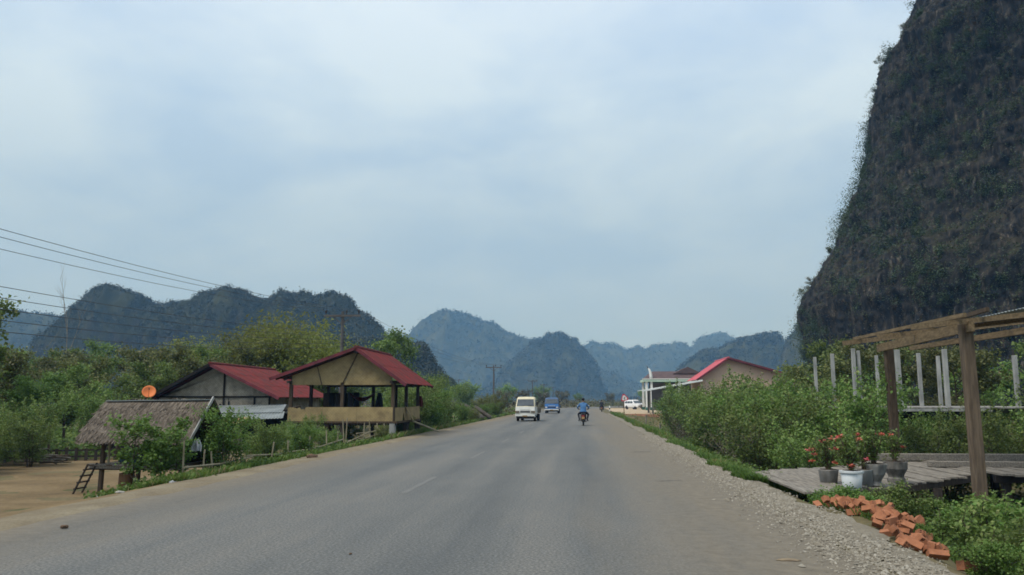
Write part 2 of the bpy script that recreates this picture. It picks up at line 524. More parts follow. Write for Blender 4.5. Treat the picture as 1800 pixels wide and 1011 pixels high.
# ------------------------------------------------------------------ mesh helpers
def tag(o, label=None, cat=None, group=None, kind=None):
    if label:
        o['label'] = label
    if cat:
        o['category'] = cat
    if group:
        o['group'] = group
    if kind:
        o['kind'] = kind
    return o


def empty(name, loc=(0, 0, 0), label=None, cat=None, group=None):
    o = bpy.data.objects.new(name, None)
    o.location = loc
    o.empty_display_size = 0.2
    COL.objects.link(o)
    return tag(o, label, cat, group)


def place_mesh(name, me, parent=None, loc=(0, 0, 0)):
    o = bpy.data.objects.new(name, me)
    COL.objects.link(o)
    if parent is not None:
        o.parent = parent
    o.location = loc
    return o


def np_mesh(name, V, F, mat, tint=None, smooth=False, attrs=None):
    """V (n,3), F (m,k) with k constant"""
    me = bpy.data.meshes.new(name)
    V = np.asarray(V, dtype=np.float32)
    F = np.asarray(F, dtype=np.int32)
    k = F.shape[1]
    me.vertices.add(len(V))
    me.vertices.foreach_set('co', V.ravel())
    me.loops.add(F.size)
    me.loops.foreach_set('vertex_index', F.ravel())
    me.polygons.add(len(F))
    me.polygons.foreach_set('loop_start', np.arange(0, F.size, k, dtype=np.int32))
    me.polygons.foreach_set('loop_total', np.full(len(F), k, dtype=np.int32))
    if smooth:
        me.polygons.foreach_set('use_smooth', np.ones(len(F), dtype=bool))
    me.update(calc_edges=True)
    if tint is not None:
        a = me.attributes.new('tint', 'FLOAT', 'POINT')
        a.data.foreach_set('value', np.asarray(tint, dtype=np.float32))
    for nme, arr in (attrs or {}).items():
        a = me.attributes.new(nme, 'FLOAT', 'POINT')
        a.data.foreach_set('value', np.asarray(arr, dtype=np.float32))
    if mat is not None:
        me.materials.append(mat)
    return me


class MB:
    """collects simple shapes into one mesh"""

    def __init__(s):
        s.v, s.f = [], []

    def add(s, vs, fs):
        b = len(s.v)
        s.v += [tuple(v) for v in vs]
        s.f += [tuple(b + i for i in f) for f in fs]
        return s

    def box(s, c, d, rz=0, rx=0, ry=0):
        x, y, z = d[0] / 2, d[1] / 2, d[2] / 2
        m = Matrix.Rotation(rz, 3, 'Z') @ Matrix.Rotation(ry, 3, 'Y') @ Matrix.Rotation(rx, 3, 'X')
        vs = [Vector(c) + m @ Vector((a * x, b * y, e * z)) for a, b, e in
              ((-1, -1, -1), (1, -1, -1), (1, 1, -1), (-1, 1, -1), (-1, -1, 1), (1, -1, 1), (1, 1, 1), (-1, 1, 1))]
        return s.add(vs, BOXF)

    def beam(s, p, q, w, h, up=(0, 0, 1), taper=1.0):
        p, q = Vector(p), Vector(q)
        d = (q - p).normalized()
        u = Vector(up)
        if abs(d.dot(u)) > 0.98:
            u = Vector((0, 1, 0))
        a = d.cross(u).normalized()
        b = a.cross(d).normalized()
        vs = []
        for o, k in ((p, 1), (q, taper)):
            for sx, sy in ((-1, -1), (1, -1), (1, 1), (-1, 1)):
                vs.append(o + a * sx * w / 2 * k + b * sy * h / 2 * k)
        return s.add(vs, [(0, 1, 2, 3), (7, 6, 5, 4), (0, 4, 5, 1), (1, 5, 6, 2), (2, 6, 7, 3), (3, 7, 4, 0)])

    def tube(s, pts, rad, n=6, caps=True):
        pts = [Vector(p) for p in pts]
        if isinstance(rad, (int, float)):
            rad = [rad] * len(pts)
        base = len(s.v)
        ref = None
        for i, p in enumerate(pts):
            d = (pts[min(i + 1, len(pts) - 1)] - pts[max(i - 1, 0)]).normalized()
            if ref is None:
                ref = Vector((1, 0, 0)) if abs(d.x) < 0.8 else Vector((0, 1, 0))
            a = (ref - d * ref.dot(d)).normalized()
            ref = a
            b = d.cross(a)
            for k in range(n):
                t = 2 * math.pi * k / n
                s.v.append(tuple(p + (a * math.cos(t) + b * math.sin(t)) * rad[i]))
        for i in range(len(pts) - 1):
            for k in range(n):
                k2 = (k + 1) % n
                o = base + i * n
                s.f.append((o + k, o + k2, o + n + k2, o + n + k))
        if caps:
            s.f.append(tuple(base + k for k in range(n - 1, -1, -1)))
            o = base + (len(pts) - 1) * n
            s.f.append(tuple(o + k for k in range(n)))
        return s

    def lathe(s, prof, c=(0, 0, 0), n=16, axis='Z', flute=0.0, nf=0):
        base = len(s.v)
        c = Vector(c)
        for r_, h in prof:
            for k in range(n):
                t = 2 * math.pi * k / n
                rr = r_ * (1 + (flute if nf and (k % 2) else 0))
                x, y = rr * math.cos(t), rr * math.sin(t)
                v = Vector((x, y, h)) if axis == 'Z' else (Vector((h, x, y)) if axis == 'X' else Vector((x, h, y)))
                s.v.append(tuple(c + v))
        for i in range(len(prof) - 1):
            for k in range(n):
                k2 = (k + 1) % n
                o = base + i * n
                s.f.append((o + k, o + k2, o + n + k2, o + n + k))
        s.f.append(tuple(base + k for k in range(n - 1, -1, -1)))
        o = base + (len(prof) - 1) * n
        s.f.append(tuple(o + k for k in range(n)))
        return s

    def prism(s, poly, dirv):
        n = len(poly)
        d = Vector(dirv)
        vs = [Vector(p) for p in poly] + [Vector(p) + d for p in poly]
        fs = [tuple(range(n - 1, -1, -1)), tuple(range(n, 2 * n))]
        fs += [(i, (i + 1) % n, n + (i + 1) % n, n + i) for i in range(n)]
        return s.add(vs, fs)

    def loft(s, rings, close=True):
        n = len(rings[0])
        base = len(s.v)
        for rg in rings:
            s.v += [tuple(p) for p in rg]
        for i in range(len(rings) - 1):
            for k in range(n):
                k2 = (k + 1) % n
                o = base + i * n
                s.f.append((o + k, o + k2, o + n + k2, o + n + k))
        if close:
            s.f.append(tuple(base + k for k in range(n - 1, -1, -1)))
            o = base + (len(rings) - 1) * n
            s.f.append(tuple(o + k for k in range(n)))
        return s

    def mesh(s, name, mat, off=(0, 0, 0), smooth=False, fixn=True):
        me = bpy.data.meshes.new(name)
        o = Vector(off)
        me.from_pydata([tuple(Vector(v) - o) for v in s.v], [], s.f)
        if fixn:
            b = bmesh.new()
            b.from_mesh(me)
            bmesh.ops.recalc_face_normals(b, faces=b.faces)
            b.to_mesh(me)
            b.free()
        if smooth:
            for p in me.polygons:
                p.use_smooth = True
        me.materials.append(mat)
        me.update()
        return me

    def build(s, name, mat, parent=None, smooth=False, root=None):
        """vertices are in world space (or the root's local space when the root sits at the origin)"""
        off = Vector((0, 0, 0))
        p = parent
        while p is not None:
            off += p.location
            p = p.parent
        me = s.mesh(name, M[mat] if isinstance(mat, str) else mat, off, smooth)
        return place_mesh(name, me, parent)


BOXF = [(3, 2, 1, 0), (4, 5, 6, 7), (0, 1, 5, 4), (1, 2, 6, 5), (2, 3, 7, 6), (3, 0, 4, 7)]


def bevel(o, w=0.01, seg=2):
    m = o.modifiers.new('bevel', 'BEVEL')
    m.width = w
    m.segments = seg
    m.limit_method = 'ANGLE'
    return o


# ------------------------------------------------------------------ noise
def _hash(ix, iy, iz, seed):
    h = (ix.astype(np.int64) * 374761393 + iy.astype(np.int64) * 668265263 + iz.astype(np.int64) * 2147483647 + seed * 1274126177) & 0xffffffff
    h = ((h ^ (h >> 13)) * 1274126177) & 0xffffffff
    h = (h ^ (h >> 16)) & 0xffffffff
    return h / 4294967295.0


def vnoise(x, y, z, seed=0):
    x, y, z = np.broadcast_arrays(x, y, z)
    ix, iy, iz = np.floor(x), np.floor(y), np.floor(z)
    fx, fy, fz = x - ix, y - iy, z - iz
    fx, fy, fz = (f * f * f * (f * (f * 6 - 15) + 10) for f in (fx, fy, fz))
    r = 0
    for dx in (0, 1):
        for dy in (0, 1):
            for dz in (0, 1):
                w = (fx if dx else 1 - fx) * (fy if dy else 1 - fy) * (fz if dz else 1 - fz)
                r = r + w * _hash(ix + dx, iy + dy, iz + dz, seed)
    return r * 2 - 1


def fbm(x, y, z, oct=5, gain=0.5, lac=2.03, seed=0):
    a, r, s = 1.0, 0, 0
    for o in range(oct):
        r = r + a * vnoise(x, y, z, seed + o * 17)
        s += a
        a *= gain
        x, y, z = x * lac, y * lac, z * lac
    return r / s


def ridged(x, y, z, oct=4, gain=0.5, lac=2.1, seed=0):
    a, r, s = 1.0, 0, 0
    for o in range(oct):
        r = r + a * (1 - np.abs(vnoise(x, y, z, seed + o * 31)) * 2)
        s += a
        a *= gain
        x, y, z = x * lac, y * lac, z * lac
    return r / s


def grid_faces(nu, nv):
    i = np.arange(nu - 1)[:, None] * nv + np.arange(nv - 1)[None, :]
    return np.stack([i, i + nv, i + nv + 1, i + 1], -1).reshape(-1, 4)


# ------------------------------------------------------------------ road and terrain
RC = -2.5            # road centre line
BEND0, BENDR = 150.0, 210.0


def road_shift(y):
    y = np.asarray(y, dtype=float)
    t = np.clip(y - BEND0, 0, None)
    return np.where(t < BENDR * 0.95, BENDR - np.sqrt(np.clip(BENDR ** 2 - np.minimum(t, BENDR * 0.95) ** 2, 0, None)), BENDR)


def sstep(a, b, x):
    t = np.clip((x - a) / (b - a), 0, 1)
    return t * t * (3 - 2 * t)


def gz(x, y):
    """height of the terrain"""
    x = np.asarray(x, dtype=float)
    y = np.asarray(y, dtype=float)
    d = x - RC - road_shift(y)
    right = -1.45 * sstep(6.1, 9.0, d) - 0.05 * sstep(5.2, 6.0, d)
    right = right * (1 - sstep(100, 106, y)) + (-0.06) * sstep(100, 106, y) * sstep(5.0, 6.5, d)
    near = 1 - sstep(13, 22, y)
    left = -0.68 * sstep(-5.7, -9.2, d) * (1 - 0.35 * near) - 0.03 * sstep(-5.3, -5.9, d)
    left = left * (1 - 0.75 * sstep(55, 90, y))
    z = np.where(d > 0, right, left)
    off = sstep(6.5, 12, np.abs(d))
    z = z + off * 0.10 * fbm(x * 0.25, y * 0.25, 0 * x, 4, seed=3)
    z = z + sstep(40, 300, np.abs(d)) * 1.2 * fbm(x * 0.012, y * 0.012, 0 * x, 3, seed=9)
    z = z + 0.38 * np.exp(-((x - 4.7) / .75) ** 2 - ((y - 12.5) / 1.5) ** 2)
    return z - 0.04 * (np.abs(d) < 5.3)


def axis(parts):
    return np.concatenate([np.arange(a, b, s) for a, b, s in parts] + [[parts[-1][1]]])


ax_ = axis([(-3800, -600, 200), (-600, -100, 25), (-100, -30, 3), (-30, -10, 0.5), (-10, -7, 0.2), (-7, 2, 1.0), (2, 8, 0.2), (8, 20, 0.6), (20, 100, 4), (100, 600, 25), (600, 3800, 200)])
ay_ = axis([(-400, -20, 20), (-20, 5, 1.5), (5, 40, 0.5), (40, 110, 1.0), (110, 300, 5), (300, 1000, 35), (1000, 4000, 200)])
GX, GY = np.meshgrid(ax_, ay_, indexing='ij')
GZ = gz(GX, GY)
me = np_mesh('ground', np.stack([GX, GY, GZ], -1).reshape(-1, 3), grid_faces(len(ax_), len(ay_)), M['earth'], smooth=True)
tag(place_mesh('ground', me), 'scrubby earth ground on both sides of the road', 'ground', kind='structure')


def strip(name, mat, lat, ys, zoff, wobble=0.0, seed=0, attrs=False):
    """a sheet that follows the road between two lateral offsets"""
    ys = np.asarray(ys)
    la = np.linspace(lat[0], lat[1], lat[2])
    A, B = np.meshgrid(la, ys, indexing='ij')
    W = A.copy()
    if wobble:
        wl = wobble * fbm(ys * 0.9, ys * 0 + 3.3, ys * 0, 5, 0.6, seed=seed)
        wr = wobble * fbm(ys * 0.9, ys * 0 + 9.3, ys * 0, 5, 0.6, seed=seed + 5)
        tt = (A - lat[0]) / (lat[1] - lat[0])
        W = A + wl[None, :] * (1 - tt) + wr[None, :] * tt
    slope = np.gradient(road_shift(ys), ys)
    nx, ny = 1 / np.sqrt(1 + slope ** 2), -slope / np.sqrt(1 + slope ** 2)
    X = RC + road_shift(ys)[None, :] + W * nx[None, :]
    Y = ys[None, :] + W * ny[None, :]
    Z = zoff(X, Y) if callable(zoff) else np.full_like(X, zoff)
    me = np_mesh(name, np.stack([X, Y, Z], -1).reshape(-1, 3), grid_faces(len(la), len(ys)), M[mat], smooth=True,
                 attrs={'lat': W.ravel(), 'lon': B.ravel()} if attrs else None)
    return me


YS = np.concatenate([np.arange(-60, 0, 5), np.arange(0, 40, 0.25), np.arange(40, 150, 1.0), np.arange(150, 340, 2.5)])
road = place_mesh('road', strip('road', 'asphalt', (-5.55, 5.5, 9), YS, 0.0, 0.22, 4, True))
tag(road, 'worn grey asphalt road running ahead and bending right', 'road', kind='structure')
sh = place_mesh('gravel_shoulder', strip('gravel_shoulder', 'shoulder', (4.7, 6.22, 10), YS[YS < 110], lambda x, y: np.where(x - RC < 5.3, -0.03, gz(x, y) - 0.012) + (0.05 + 0.02 * fbm(x * 3, y * 3, x * 0, 3)) * sstep(5.45, 5.95, x - RC), 0.35, 8))
tag(sh, 'pale gravel shoulder along the right edge of the road', 'shoulder', kind='structure')
sh = place_mesh('dusty_shoulder', strip('dusty_shoulder', 'verge_dust', (-6.15, -4.8, 6), YS[YS < 150], lambda x, y: gz(x, y) + 0.03, 0.25, 18))
tag(sh, 'narrow sandy shoulder along the left edge of the road', 'shoulder', kind='structure')

# dirt yard by the thatched hut
yx = np.arange(-46, -8.0, 0.35)
yy = np.arange(4, 34, 0.35)
A, B = np.meshgrid(yx, yy, indexing='ij')
keep = (A < -8.15 + 0.35 * fbm(B * 0.7, B * 0, B * 0, 3)) & (B < 33 + 1.2 * fbm(A * 0.3, A * 0, A * 0, 3)) & ~((A > -9.6) & (B > 17.5))
F = grid_faces(len(yx), len(yy))
kf = keep.ravel()[F].all(1)
me = np_mesh('dirt_yard', np.stack([A, B, gz(A, B) + 0.012 + 0.03 * fbm(A * 0.8, B * 0.8, A * 0, 4, seed=6)], -1).reshape(-1, 3), F[kf], M['yard'], smooth=True)
tag(place_mesh('dirt_yard', me), 'bare tan dirt yard beside the thatched hut', 'yard', kind='structure')

# lane dashes, nearly worn away
fm, ft, fp = newmat('worn_paint')
fn = ft.nodes.new('ShaderNodeTexNoise')
fn.inputs['Scale'].default_value = 14
fn.inputs['Detail'].default_value = 8
fr = ramp_node(ft, [(0.45, (0.118, 0.118, 0.112)), (0.75, (0.165, 0.163, 0.153))])
fco = ft.nodes.new('ShaderNodeTexCoord')
ft.links.new(fco.outputs['Object'], fn.inputs['Vector'])
ft.links.new(fn.outputs['Fac'], fr.inputs[0])
ft.links.new(fr.outputs[0], fp.inputs['Base Color'])
fp.inputs['Roughness'].default_value = 0.8
for k in range(9):
    y0 = 14.9 + k * 9.0
    mb = MB()
    nseg = 8
    vs, fs = [], []
    for i in range(nseg + 1):
        yv = y0 + 3.2 * i / nseg
        w = 0.055 + 0.012 * math.sin(i * 2.1 + k)
        vs += [(-3.33 - w, yv, 0.004), (-3.33 + w, yv, 0.004)]
    fs = [(2 * i, 2 * i + 1, 2 * i + 3, 2 * i + 2) for i in range(nseg)]
    mb.add(vs, fs)
    place_mesh('lane_dash', mb.mesh('lane_dash', fm), road)
for (xa, ya, xb, yb, w) in ((1.55, 27.2, 2.25, 27.4, .10), (1.5, 17.5, 2.1, 17.75, .035)):
    mb = MB()
    vs = []
    for i in range(9):
        t = i / 8
        jx = 0.02 * math.sin(i * 5.1)
        ww = w * (0.4 + 0.6 * math.sin(math.pi * t)) * (0.7 + 0.3 * math.sin(i * 3.7))
        vs += [(xa + (xb - xa) * t, ya + (yb - ya) * t + jx - ww, 0.004), (xa + (xb - xa) * t, ya + (yb - ya) * t + jx + ww, 0.004)]
    mb.add(vs, [(2 * i, 2 * i + 2, 2 * i + 3, 2 * i + 1) for i in range(8)])
    place_mesh('tar_patch', mb.mesh('tar_patch', M['tar']), road)

# forecourt of the shops: a raised earth platform
mb = MB()
prof = [(4.4, 108), (5.6, 105.2), (9, 104.2), (20, 103.6), (34, 103.2)]
vs, fs = [], []
for i, (x, y) in enumerate(prof):
    vs += [(x, y - 1.2, -1.7), (x, y, -0.02), (x, y + 1.0, 0.035), (x + (0 if i else 0.2), 176, 0.035)]
fs = []
for i in range(len(prof) - 1):
    for k in range(3):
        fs.append((4 * i + k, 4 * i + 4 + k, 4 * i + 5 + k, 4 * i + 1 + k))
bank = MB().add(vs, [f for j, f in enumerate(fs) if j % 3 == 0])
top = MB().add(vs, [f for j, f in enumerate(fs) if j % 3 != 0])
fc = top.build('forecourt', 'court')
tag(fc, 'raised bare earth forecourt in front of the shops', 'forecourt', kind='structure')
bank.build('earth_bank', 'red_earth', fc)


# ------------------------------------------------------------------ karst mountains
LEAF4 = np.array([(0, 0, 0), (-0.42, 0.45, 0.10), (0, 1.0, 0), (0.42, 0.45, 0.10)])


def leaves(P, size, rg, up=0.35, tint=None, shape=LEAF4, jitter=0.35):
    """one folded leaf at each point, free orientation, mostly facing up and out"""
    n = len(P)
    nrm = rg.normal(size=(n, 3))
    nrm[:, 2] = np.abs(nrm[:, 2]) + up
    nrm /= np.linalg.norm(nrm, axis=1, keepdims=True)
    d = rg.normal(size=(n, 3))
    d -= nrm * (d * nrm).sum(1, keepdims=True)
    d /= np.linalg.norm(d, axis=1, keepdims=True) + 1e-9
    s = np.cross(d, nrm)
    sz = np.asarray(size) * (1 + jitter * rg.uniform(-1, 1, n))
    V = P[:, None, :] + (shape[None, :, 0:1] * s[:, None, :] + shape[None, :, 1:2] * d[:, None, :] + shape[None, :, 2:3] * nrm[:, None, :]) * sz[:, None, None]
    k = len(shape)
    F = np.arange(n * k).reshape(n, k)
    t = rg.uniform(0, 1, n) if tint is None else tint
    return V.reshape(-1, 3), F, np.repeat(t, k)


def interp_profile(pts, x):
    return np.interp(x, [p[0] for p in pts], [p[1] for p in pts])


def karst(name, label, Y0, prof, depth, mat, res, rough, seed, veg=None, margin=0.0):
    """a steep karst ridge: crest height from a profile, cliffs front and back, real depth"""
    x0, x1 = prof[0][0] - depth * 0.35, prof[-1][0] + depth * 0.35
    xs = np.arange(x0, x1, res)
    vs = np.linspace(0, 1, max(24, int(depth / res)))
    U, Vv = np.meshgrid(xs, vs, indexing='ij')
    ends = [(x0 - 1, -4)] + list(prof) + [(x1 + 1, -4)]
    top = interp_profile(ends, xs)
    top = top + np.where(top > 2, rough * (0.55 if res > 2 else 0.38) * fbm(xs / (res * 6), xs * 0 + seed, xs * 0, 5, 0.68, seed=seed), 0)
    wx = U + depth * 0.10 * fbm(U / depth * 2.2, Vv * 2.5, 0 * U + seed, 3, seed=seed)
    topw = np.interp(wx, xs, top)
    crest = 0.45
    sh = np.where(Vv < crest, 1 - (np.clip(crest - Vv, 0, 1) / crest) ** 2.6, 1 - (np.clip(Vv - crest, 0, 1) / (1 - crest)) ** 2.2)
    blend = np.exp(-((Vv - crest) / 0.10) ** 2)
    Z = (top[:, None] * blend + topw * (1 - blend)) * sh
    nz = ridged(U / depth * 5, Vv * 5, Z / depth * 3, 4, seed=seed + 7) - 0.45
    Z = Z + nz * rough * (1 - blend) * np.clip(sh, 0, 1)
    Z = Z + rough * 0.24 * fbm(U / (res * 3.0), Vv * depth / (res * 3.0), 0 * U, 3, 0.65, seed=seed + 3) * np.clip(sh * 3, 0, 1)
    Yv = Y0 + (Vv - crest) * depth
    Yv = Yv - rough * 0.7 * (ridged(U / depth * 7, Z / depth * 4, 0 * U + 5.5, 4, seed=seed + 11)) * (1 - blend) + rough * .3
    Z = Z - 5 * (1 - np.clip(sh * 4, 0, 1))
    P = np.stack([U, Yv, Z], -1)
    me = np_mesh(name, P.reshape(-1, 3), grid_faces(len(xs), len(vs)), M[mat], smooth=True)
    o = tag(place_mesh(name, me), label, 'mountain', kind='structure')
    if veg:
        n, size, cl, rad = veg
        rg = np.random.default_rng(seed + 99)
        ii = rg.integers(0, len(xs), n * 3)
        jj = rg.integers(0, int(len(vs) * 0.62), n * 3)
        pts = P[ii, jj]
        ok = (pts[:, 2] > 3) & (vnoise(pts[:, 0] / 22, pts[:, 1] / 22, pts[:, 2] / 22, seed) > -0.6)
        pts = pts[ok][:n]
        base = np.repeat(pts, cl, 0)
        r_ = np.repeat(rad * rg.uniform(0.5, 1.3, len(pts)), cl)
        off = rg.normal(size=base.shape) * np.stack([r_ * 0.55, r_ * 0.55, r_ * 0.5], -1)
        off[:, 2] += r_ * 0.35
        tn = np.clip(np.repeat(rg.uniform(0, 1, len(pts)), cl) * 0.75 + rg.uniform(0, 0.3, len(base)), 0, 1)
        V, F, T = leaves(base + off, size, rg, tint=tn)
        v = place_mesh('woods', np_mesh('woods', V, F, M['leaf_far'], T), o)
        v['kind'] = 'stuff'
    return o


karst('karst_ridge', 'dark wooded limestone ridge rising behind the red roofed houses', 480,
      [(-352, 4), (-342, 20), (-334, 39), (-330, 48), (-324, 57), (-317, 66), (-310, 72), (-302, 73), (-292, 71), (-282, 67), (-274, 63), (-263, 62), (-252, 62), (-243, 64), (-237, 68), (-228, 70), (-221, 72), (-215, 71), (-208, 66), (-200, 64), (-189, 63), (-182, 67), (-171, 67), (-158, 66), (-147, 67), (-142, 64), (-138, 57), (-131, 52), (-124, 46), (-120, 41), (-116, 36), (-106, 30)],
      95, 'karst', 1.3, 9.0, 21, veg=(9000, 0.85, 9, 1.5))
karst('karst_shoulder', 'green wooded shoulder dropping toward the road beyond the pavilion', 330,
      [(-150, 24), (-125, 26), (-112, 27), (-102, 27), (-87, 26), (-80, 27), (-72, 25), (-66, 23), (-63, 18), (-60, 14), (-58, 10), (-56, 6), (-55, 3)],
      60, 'karst', 1.1, 4.0, 33, veg=(5000, 0.7, 10, 1.4))
karst('far_ridge', 'hazy low ridge at the far left behind the wires', 900,
      [(-1000, 70), (-848, 94), (-745, 100), (-701, 105), (-680, 108), (-657, 103), (-628, 99), (-598, 89), (-540, 70), (-480, 40)],
      200, 'farhill', 4.0, 14, 41, veg=(2500, 2.0, 6, 3.0))
karst('blue_peak', 'big blue hazy peak with flat top left of the road end', 1700,
      [(-560, 20), (-480, 55), (-420, 90), (-367, 125), (-332, 156), (-305, 184), (-294, 190), (-270, 184), (-243, 182), (-228, 173), (-205, 174), (-181, 158), (-160, 141), (-139, 130), (-122, 136), (-112, 127), (-92, 133), (-59, 127), (-10, 95), (40, 60)],
      420, 'farhill', 5.0, 26, 51, veg=(6000, 3.0, 6, 4.5))
karst('round_peak', 'rounded blue karst peak at the end of the road', 1250,
      [(-150, 10), (-124, 36), (-112, 61), (-98, 76), (-73, 91), (-53, 102), (-41, 104), (-28, 101), (-21, 93), (-9, 88), (0, 82), (13, 66), (22, 49), (28, 27), (34, 10)],
      180, 'farhill', 3.0, 14, 61, veg=(4200, 2.2, 6, 3.2))
karst('distant_range', 'long pale blue range on the horizon right of the road', 2100,
      [(-120, 70), (-36, 118), (0, 138), (20, 147), (43, 142), (94, 140), (126, 131), (167, 131), (183, 143), (216, 144), (244, 151), (264, 145), (279, 135), (291, 148), (311, 168), (347, 170), (379, 161), (393, 150), (418, 131), (520, 110), (640, 120), (760, 60)],
      420, 'farhill', 6.0, 22, 71, veg=(6000, 3.6, 5, 5.0))
karst('blue_hill', 'darker blue hill behind the salmon shop roof', 1000,
      [(86.4, 11.0), (111.9, 32.0), (122.7, 43.8), (136.4, 53.8), (150.9, 60.1), (168.1, 65.6), (181.9, 72.0), (206.4, 77.4), (227.3, 82.0), (240.9, 80.1), (246.4, 66.5), (254.5, 52.9), (265.5, 38.4), (281.9, 18.4)],
      140, 'farhill', 2.8, 10, 81, veg=(3200, 2.0, 7, 2.8))
karst('steep_hill', 'steep blue slope peeking out beside the near cliff', 800,
      [(186, 22), (195, 48), (198, 55), (205, 66), (211, 76), (220, 81), (237, 81), (263, 70), (300, 50), (330, 20)],
      110, 'farhill', 2.2, 8, 91, veg=(2500, 1.5, 6, 2.2))

# the near cliff on the right: a tower of limestone
CB, CD = R(38), 190.0
CCX, CCY = CD * math.sin(CB), CD * math.cos(CB)
CPROF = [(-6, 73.2), (2, 72.8), (6.8, 73.2), (13.8, 75.0), (18.5, 75.9), (20.9, 75.1), (23.9, 73.6), (27.5, 71.2), (31.1, 69.0), (35.3, 67.4), (39.6, 65.5), (43.9, 63.7), (48.2, 62.4), (54.4, 60.9), (62.6, 59.6), (68.9, 58.1), (73.2, 55.4), (78.2, 53.4), (81.7, 49.8), (85.9, 47.0), (88.9, 44.8), (96, 40), (104, 33), (112, 24), (118, 12), (120, 1)]
cth = np.linspace(R(110), R(345), 620)          # the side that faces the road
czs = np.concatenate([np.arange(-6, 96, 0.45), np.linspace(96, 120, 24)])
T_, Z_ = np.meshgrid(cth, czs, indexing='ij')
Rr = interp_profile(CPROF, Z_) - 1.7 * np.clip((Z_ - 4) / 10, 0, 1)
ex, ey = np.cos(T_), np.sin(T_)
bx_, by_ = CCX + Rr * ex, CCY + Rr * ey
big = fbm(bx_ / 26, by_ / 26, Z_ / 40, 3, seed=5)
flut = ridged(bx_ / 7.0, by_ / 7.0, Z_ / 48, 5, 0.6, seed=15) - 0.5
led = fbm(bx_ / 11, by_ / 11, Z_ / 4.2, 4, 0.6, seed=25)
fine = ridged(bx_ / 1.5, by_ / 1.5, Z_ / 2.4, 3, 0.7, seed=35) - 0.5
away = np.clip((np.abs(T_ - (R(232) - 0.42 - 0.8)) - 0.10) / 0.35, 0.5, 1)   # keep the profile side close to its outline
flut2 = ridged(bx_ / 2.6, by_ / 2.6, Z_ / 17, 4, 0.65, seed=65) - 0.5
fine2 = fbm(bx_ / .7, by_ / .7, Z_ / 1.1, 2, 0.6, seed=85)
crack = np.clip(ridged(bx_ / 5.5, by_ / 5.5, Z_ / 34, 2, 0.5, seed=75) - 0.62, 0, 1)
step = np.floor((Z_ + 6 * big + 3 * led) / 7.5) * 0.9 % 2.2
Rd = Rr + (-4.5 * crack) * away + (1.3 * flut2 * np.maximum(away, .5)) + (3.2 * big + 2.4 * flut + 1.0 * led) * away + 0.8 * fine + 0.45 * fine2
CP = np.stack([CCX + Rd * ex, CCY + Rd * ey, Z_ + 0.9 * led], -1)
CP = CP.astype(np.float64)
cliff = place_mesh('limestone_cliff', np_mesh('limestone_cliff', CP.reshape(-1, 3), grid_faces(len(cth), len(czs)), M['cliff'], smooth=False))
tag(cliff, 'towering dark limestone cliff overgrown with bushes on the right', 'cliff', kind='structure')
# bushes clinging to the cliff: dry tufts nearly everywhere, leafy bushes in patches
rg = np.random.default_rng(77)
CV, CF, CT = [], [], []
nv0 = 0
for NC, CL, lsz, r0, r1, thr, tlo, thi in ((13000, 13, .20, .3, .7, (-.7, .3), .55, .95), (1900, 150, .22, .7, 2.4, (-.02, .25), .1, .5)):
    ii = rg.integers(88, len(cth) - 100, NC * 4)
    jj = rg.integers(4, len(czs) - 22, NC * 4)
    pt = CP[ii, jj]
    low = np.clip(1 - pt[:, 2] / 75, 0, 1)
    dens = fbm(pt[:, 0] / 10, pt[:, 1] / 10, pt[:, 2] / 12, 4, 0.6, seed=44 + CL) + 0.10 * low
    okm = dens > rg.uniform(*thr, len(pt))
    pt, ii, low = pt[okm][:NC], ii[okm][:NC], low[okm][:NC]
    outw = np.stack([np.cos(cth[ii]), np.sin(cth[ii]), 0.45 + 0 * ii], -1)
    kn = fbm(pt[:, 0] / 9, pt[:, 1] / 9, pt[:, 2] / 9, 3, seed=54)
    ct = np.clip(tlo + (thi - tlo) * (0.5 + 1.1 * kn) - 0.12 * low + rg.normal(0, 0.07, len(pt)), 0, 1)
    cr = (r0 + (r1 - r0) * rg.uniform(0, 1, len(pt)) ** 2) * (0.75 + 0.5 * low)
    base = np.repeat(pt + outw * (cr * .35)[:, None], CL, 0)
    off = np.clip(rg.normal(size=base.shape), -1.5, 1.5) * np.repeat(cr * 0.55, CL)[:, None]
    V, F, T = leaves(base + off, lsz, rg, up=0.5, tint=np.clip(np.repeat(ct, CL) + rg.normal(0, 0.10, len(base)), 0, 1))
    CV.append(V)
    CF.append(F + nv0)
    CT.append(T)
    nv0 += len(V)
V, F, T = np.concatenate(CV), np.concatenate(CF), np.concatenate(CT)
v = place_mesh('shrubbery', np_mesh('shrubbery', V, F, M['leaf_cliff'], T), cliff)
v['kind'] = 'stuff'


# ------------------------------------------------------------------ plants
def rot_about(v, axis, ang):
    return Matrix.Rotation(ang, 3, axis) @ v


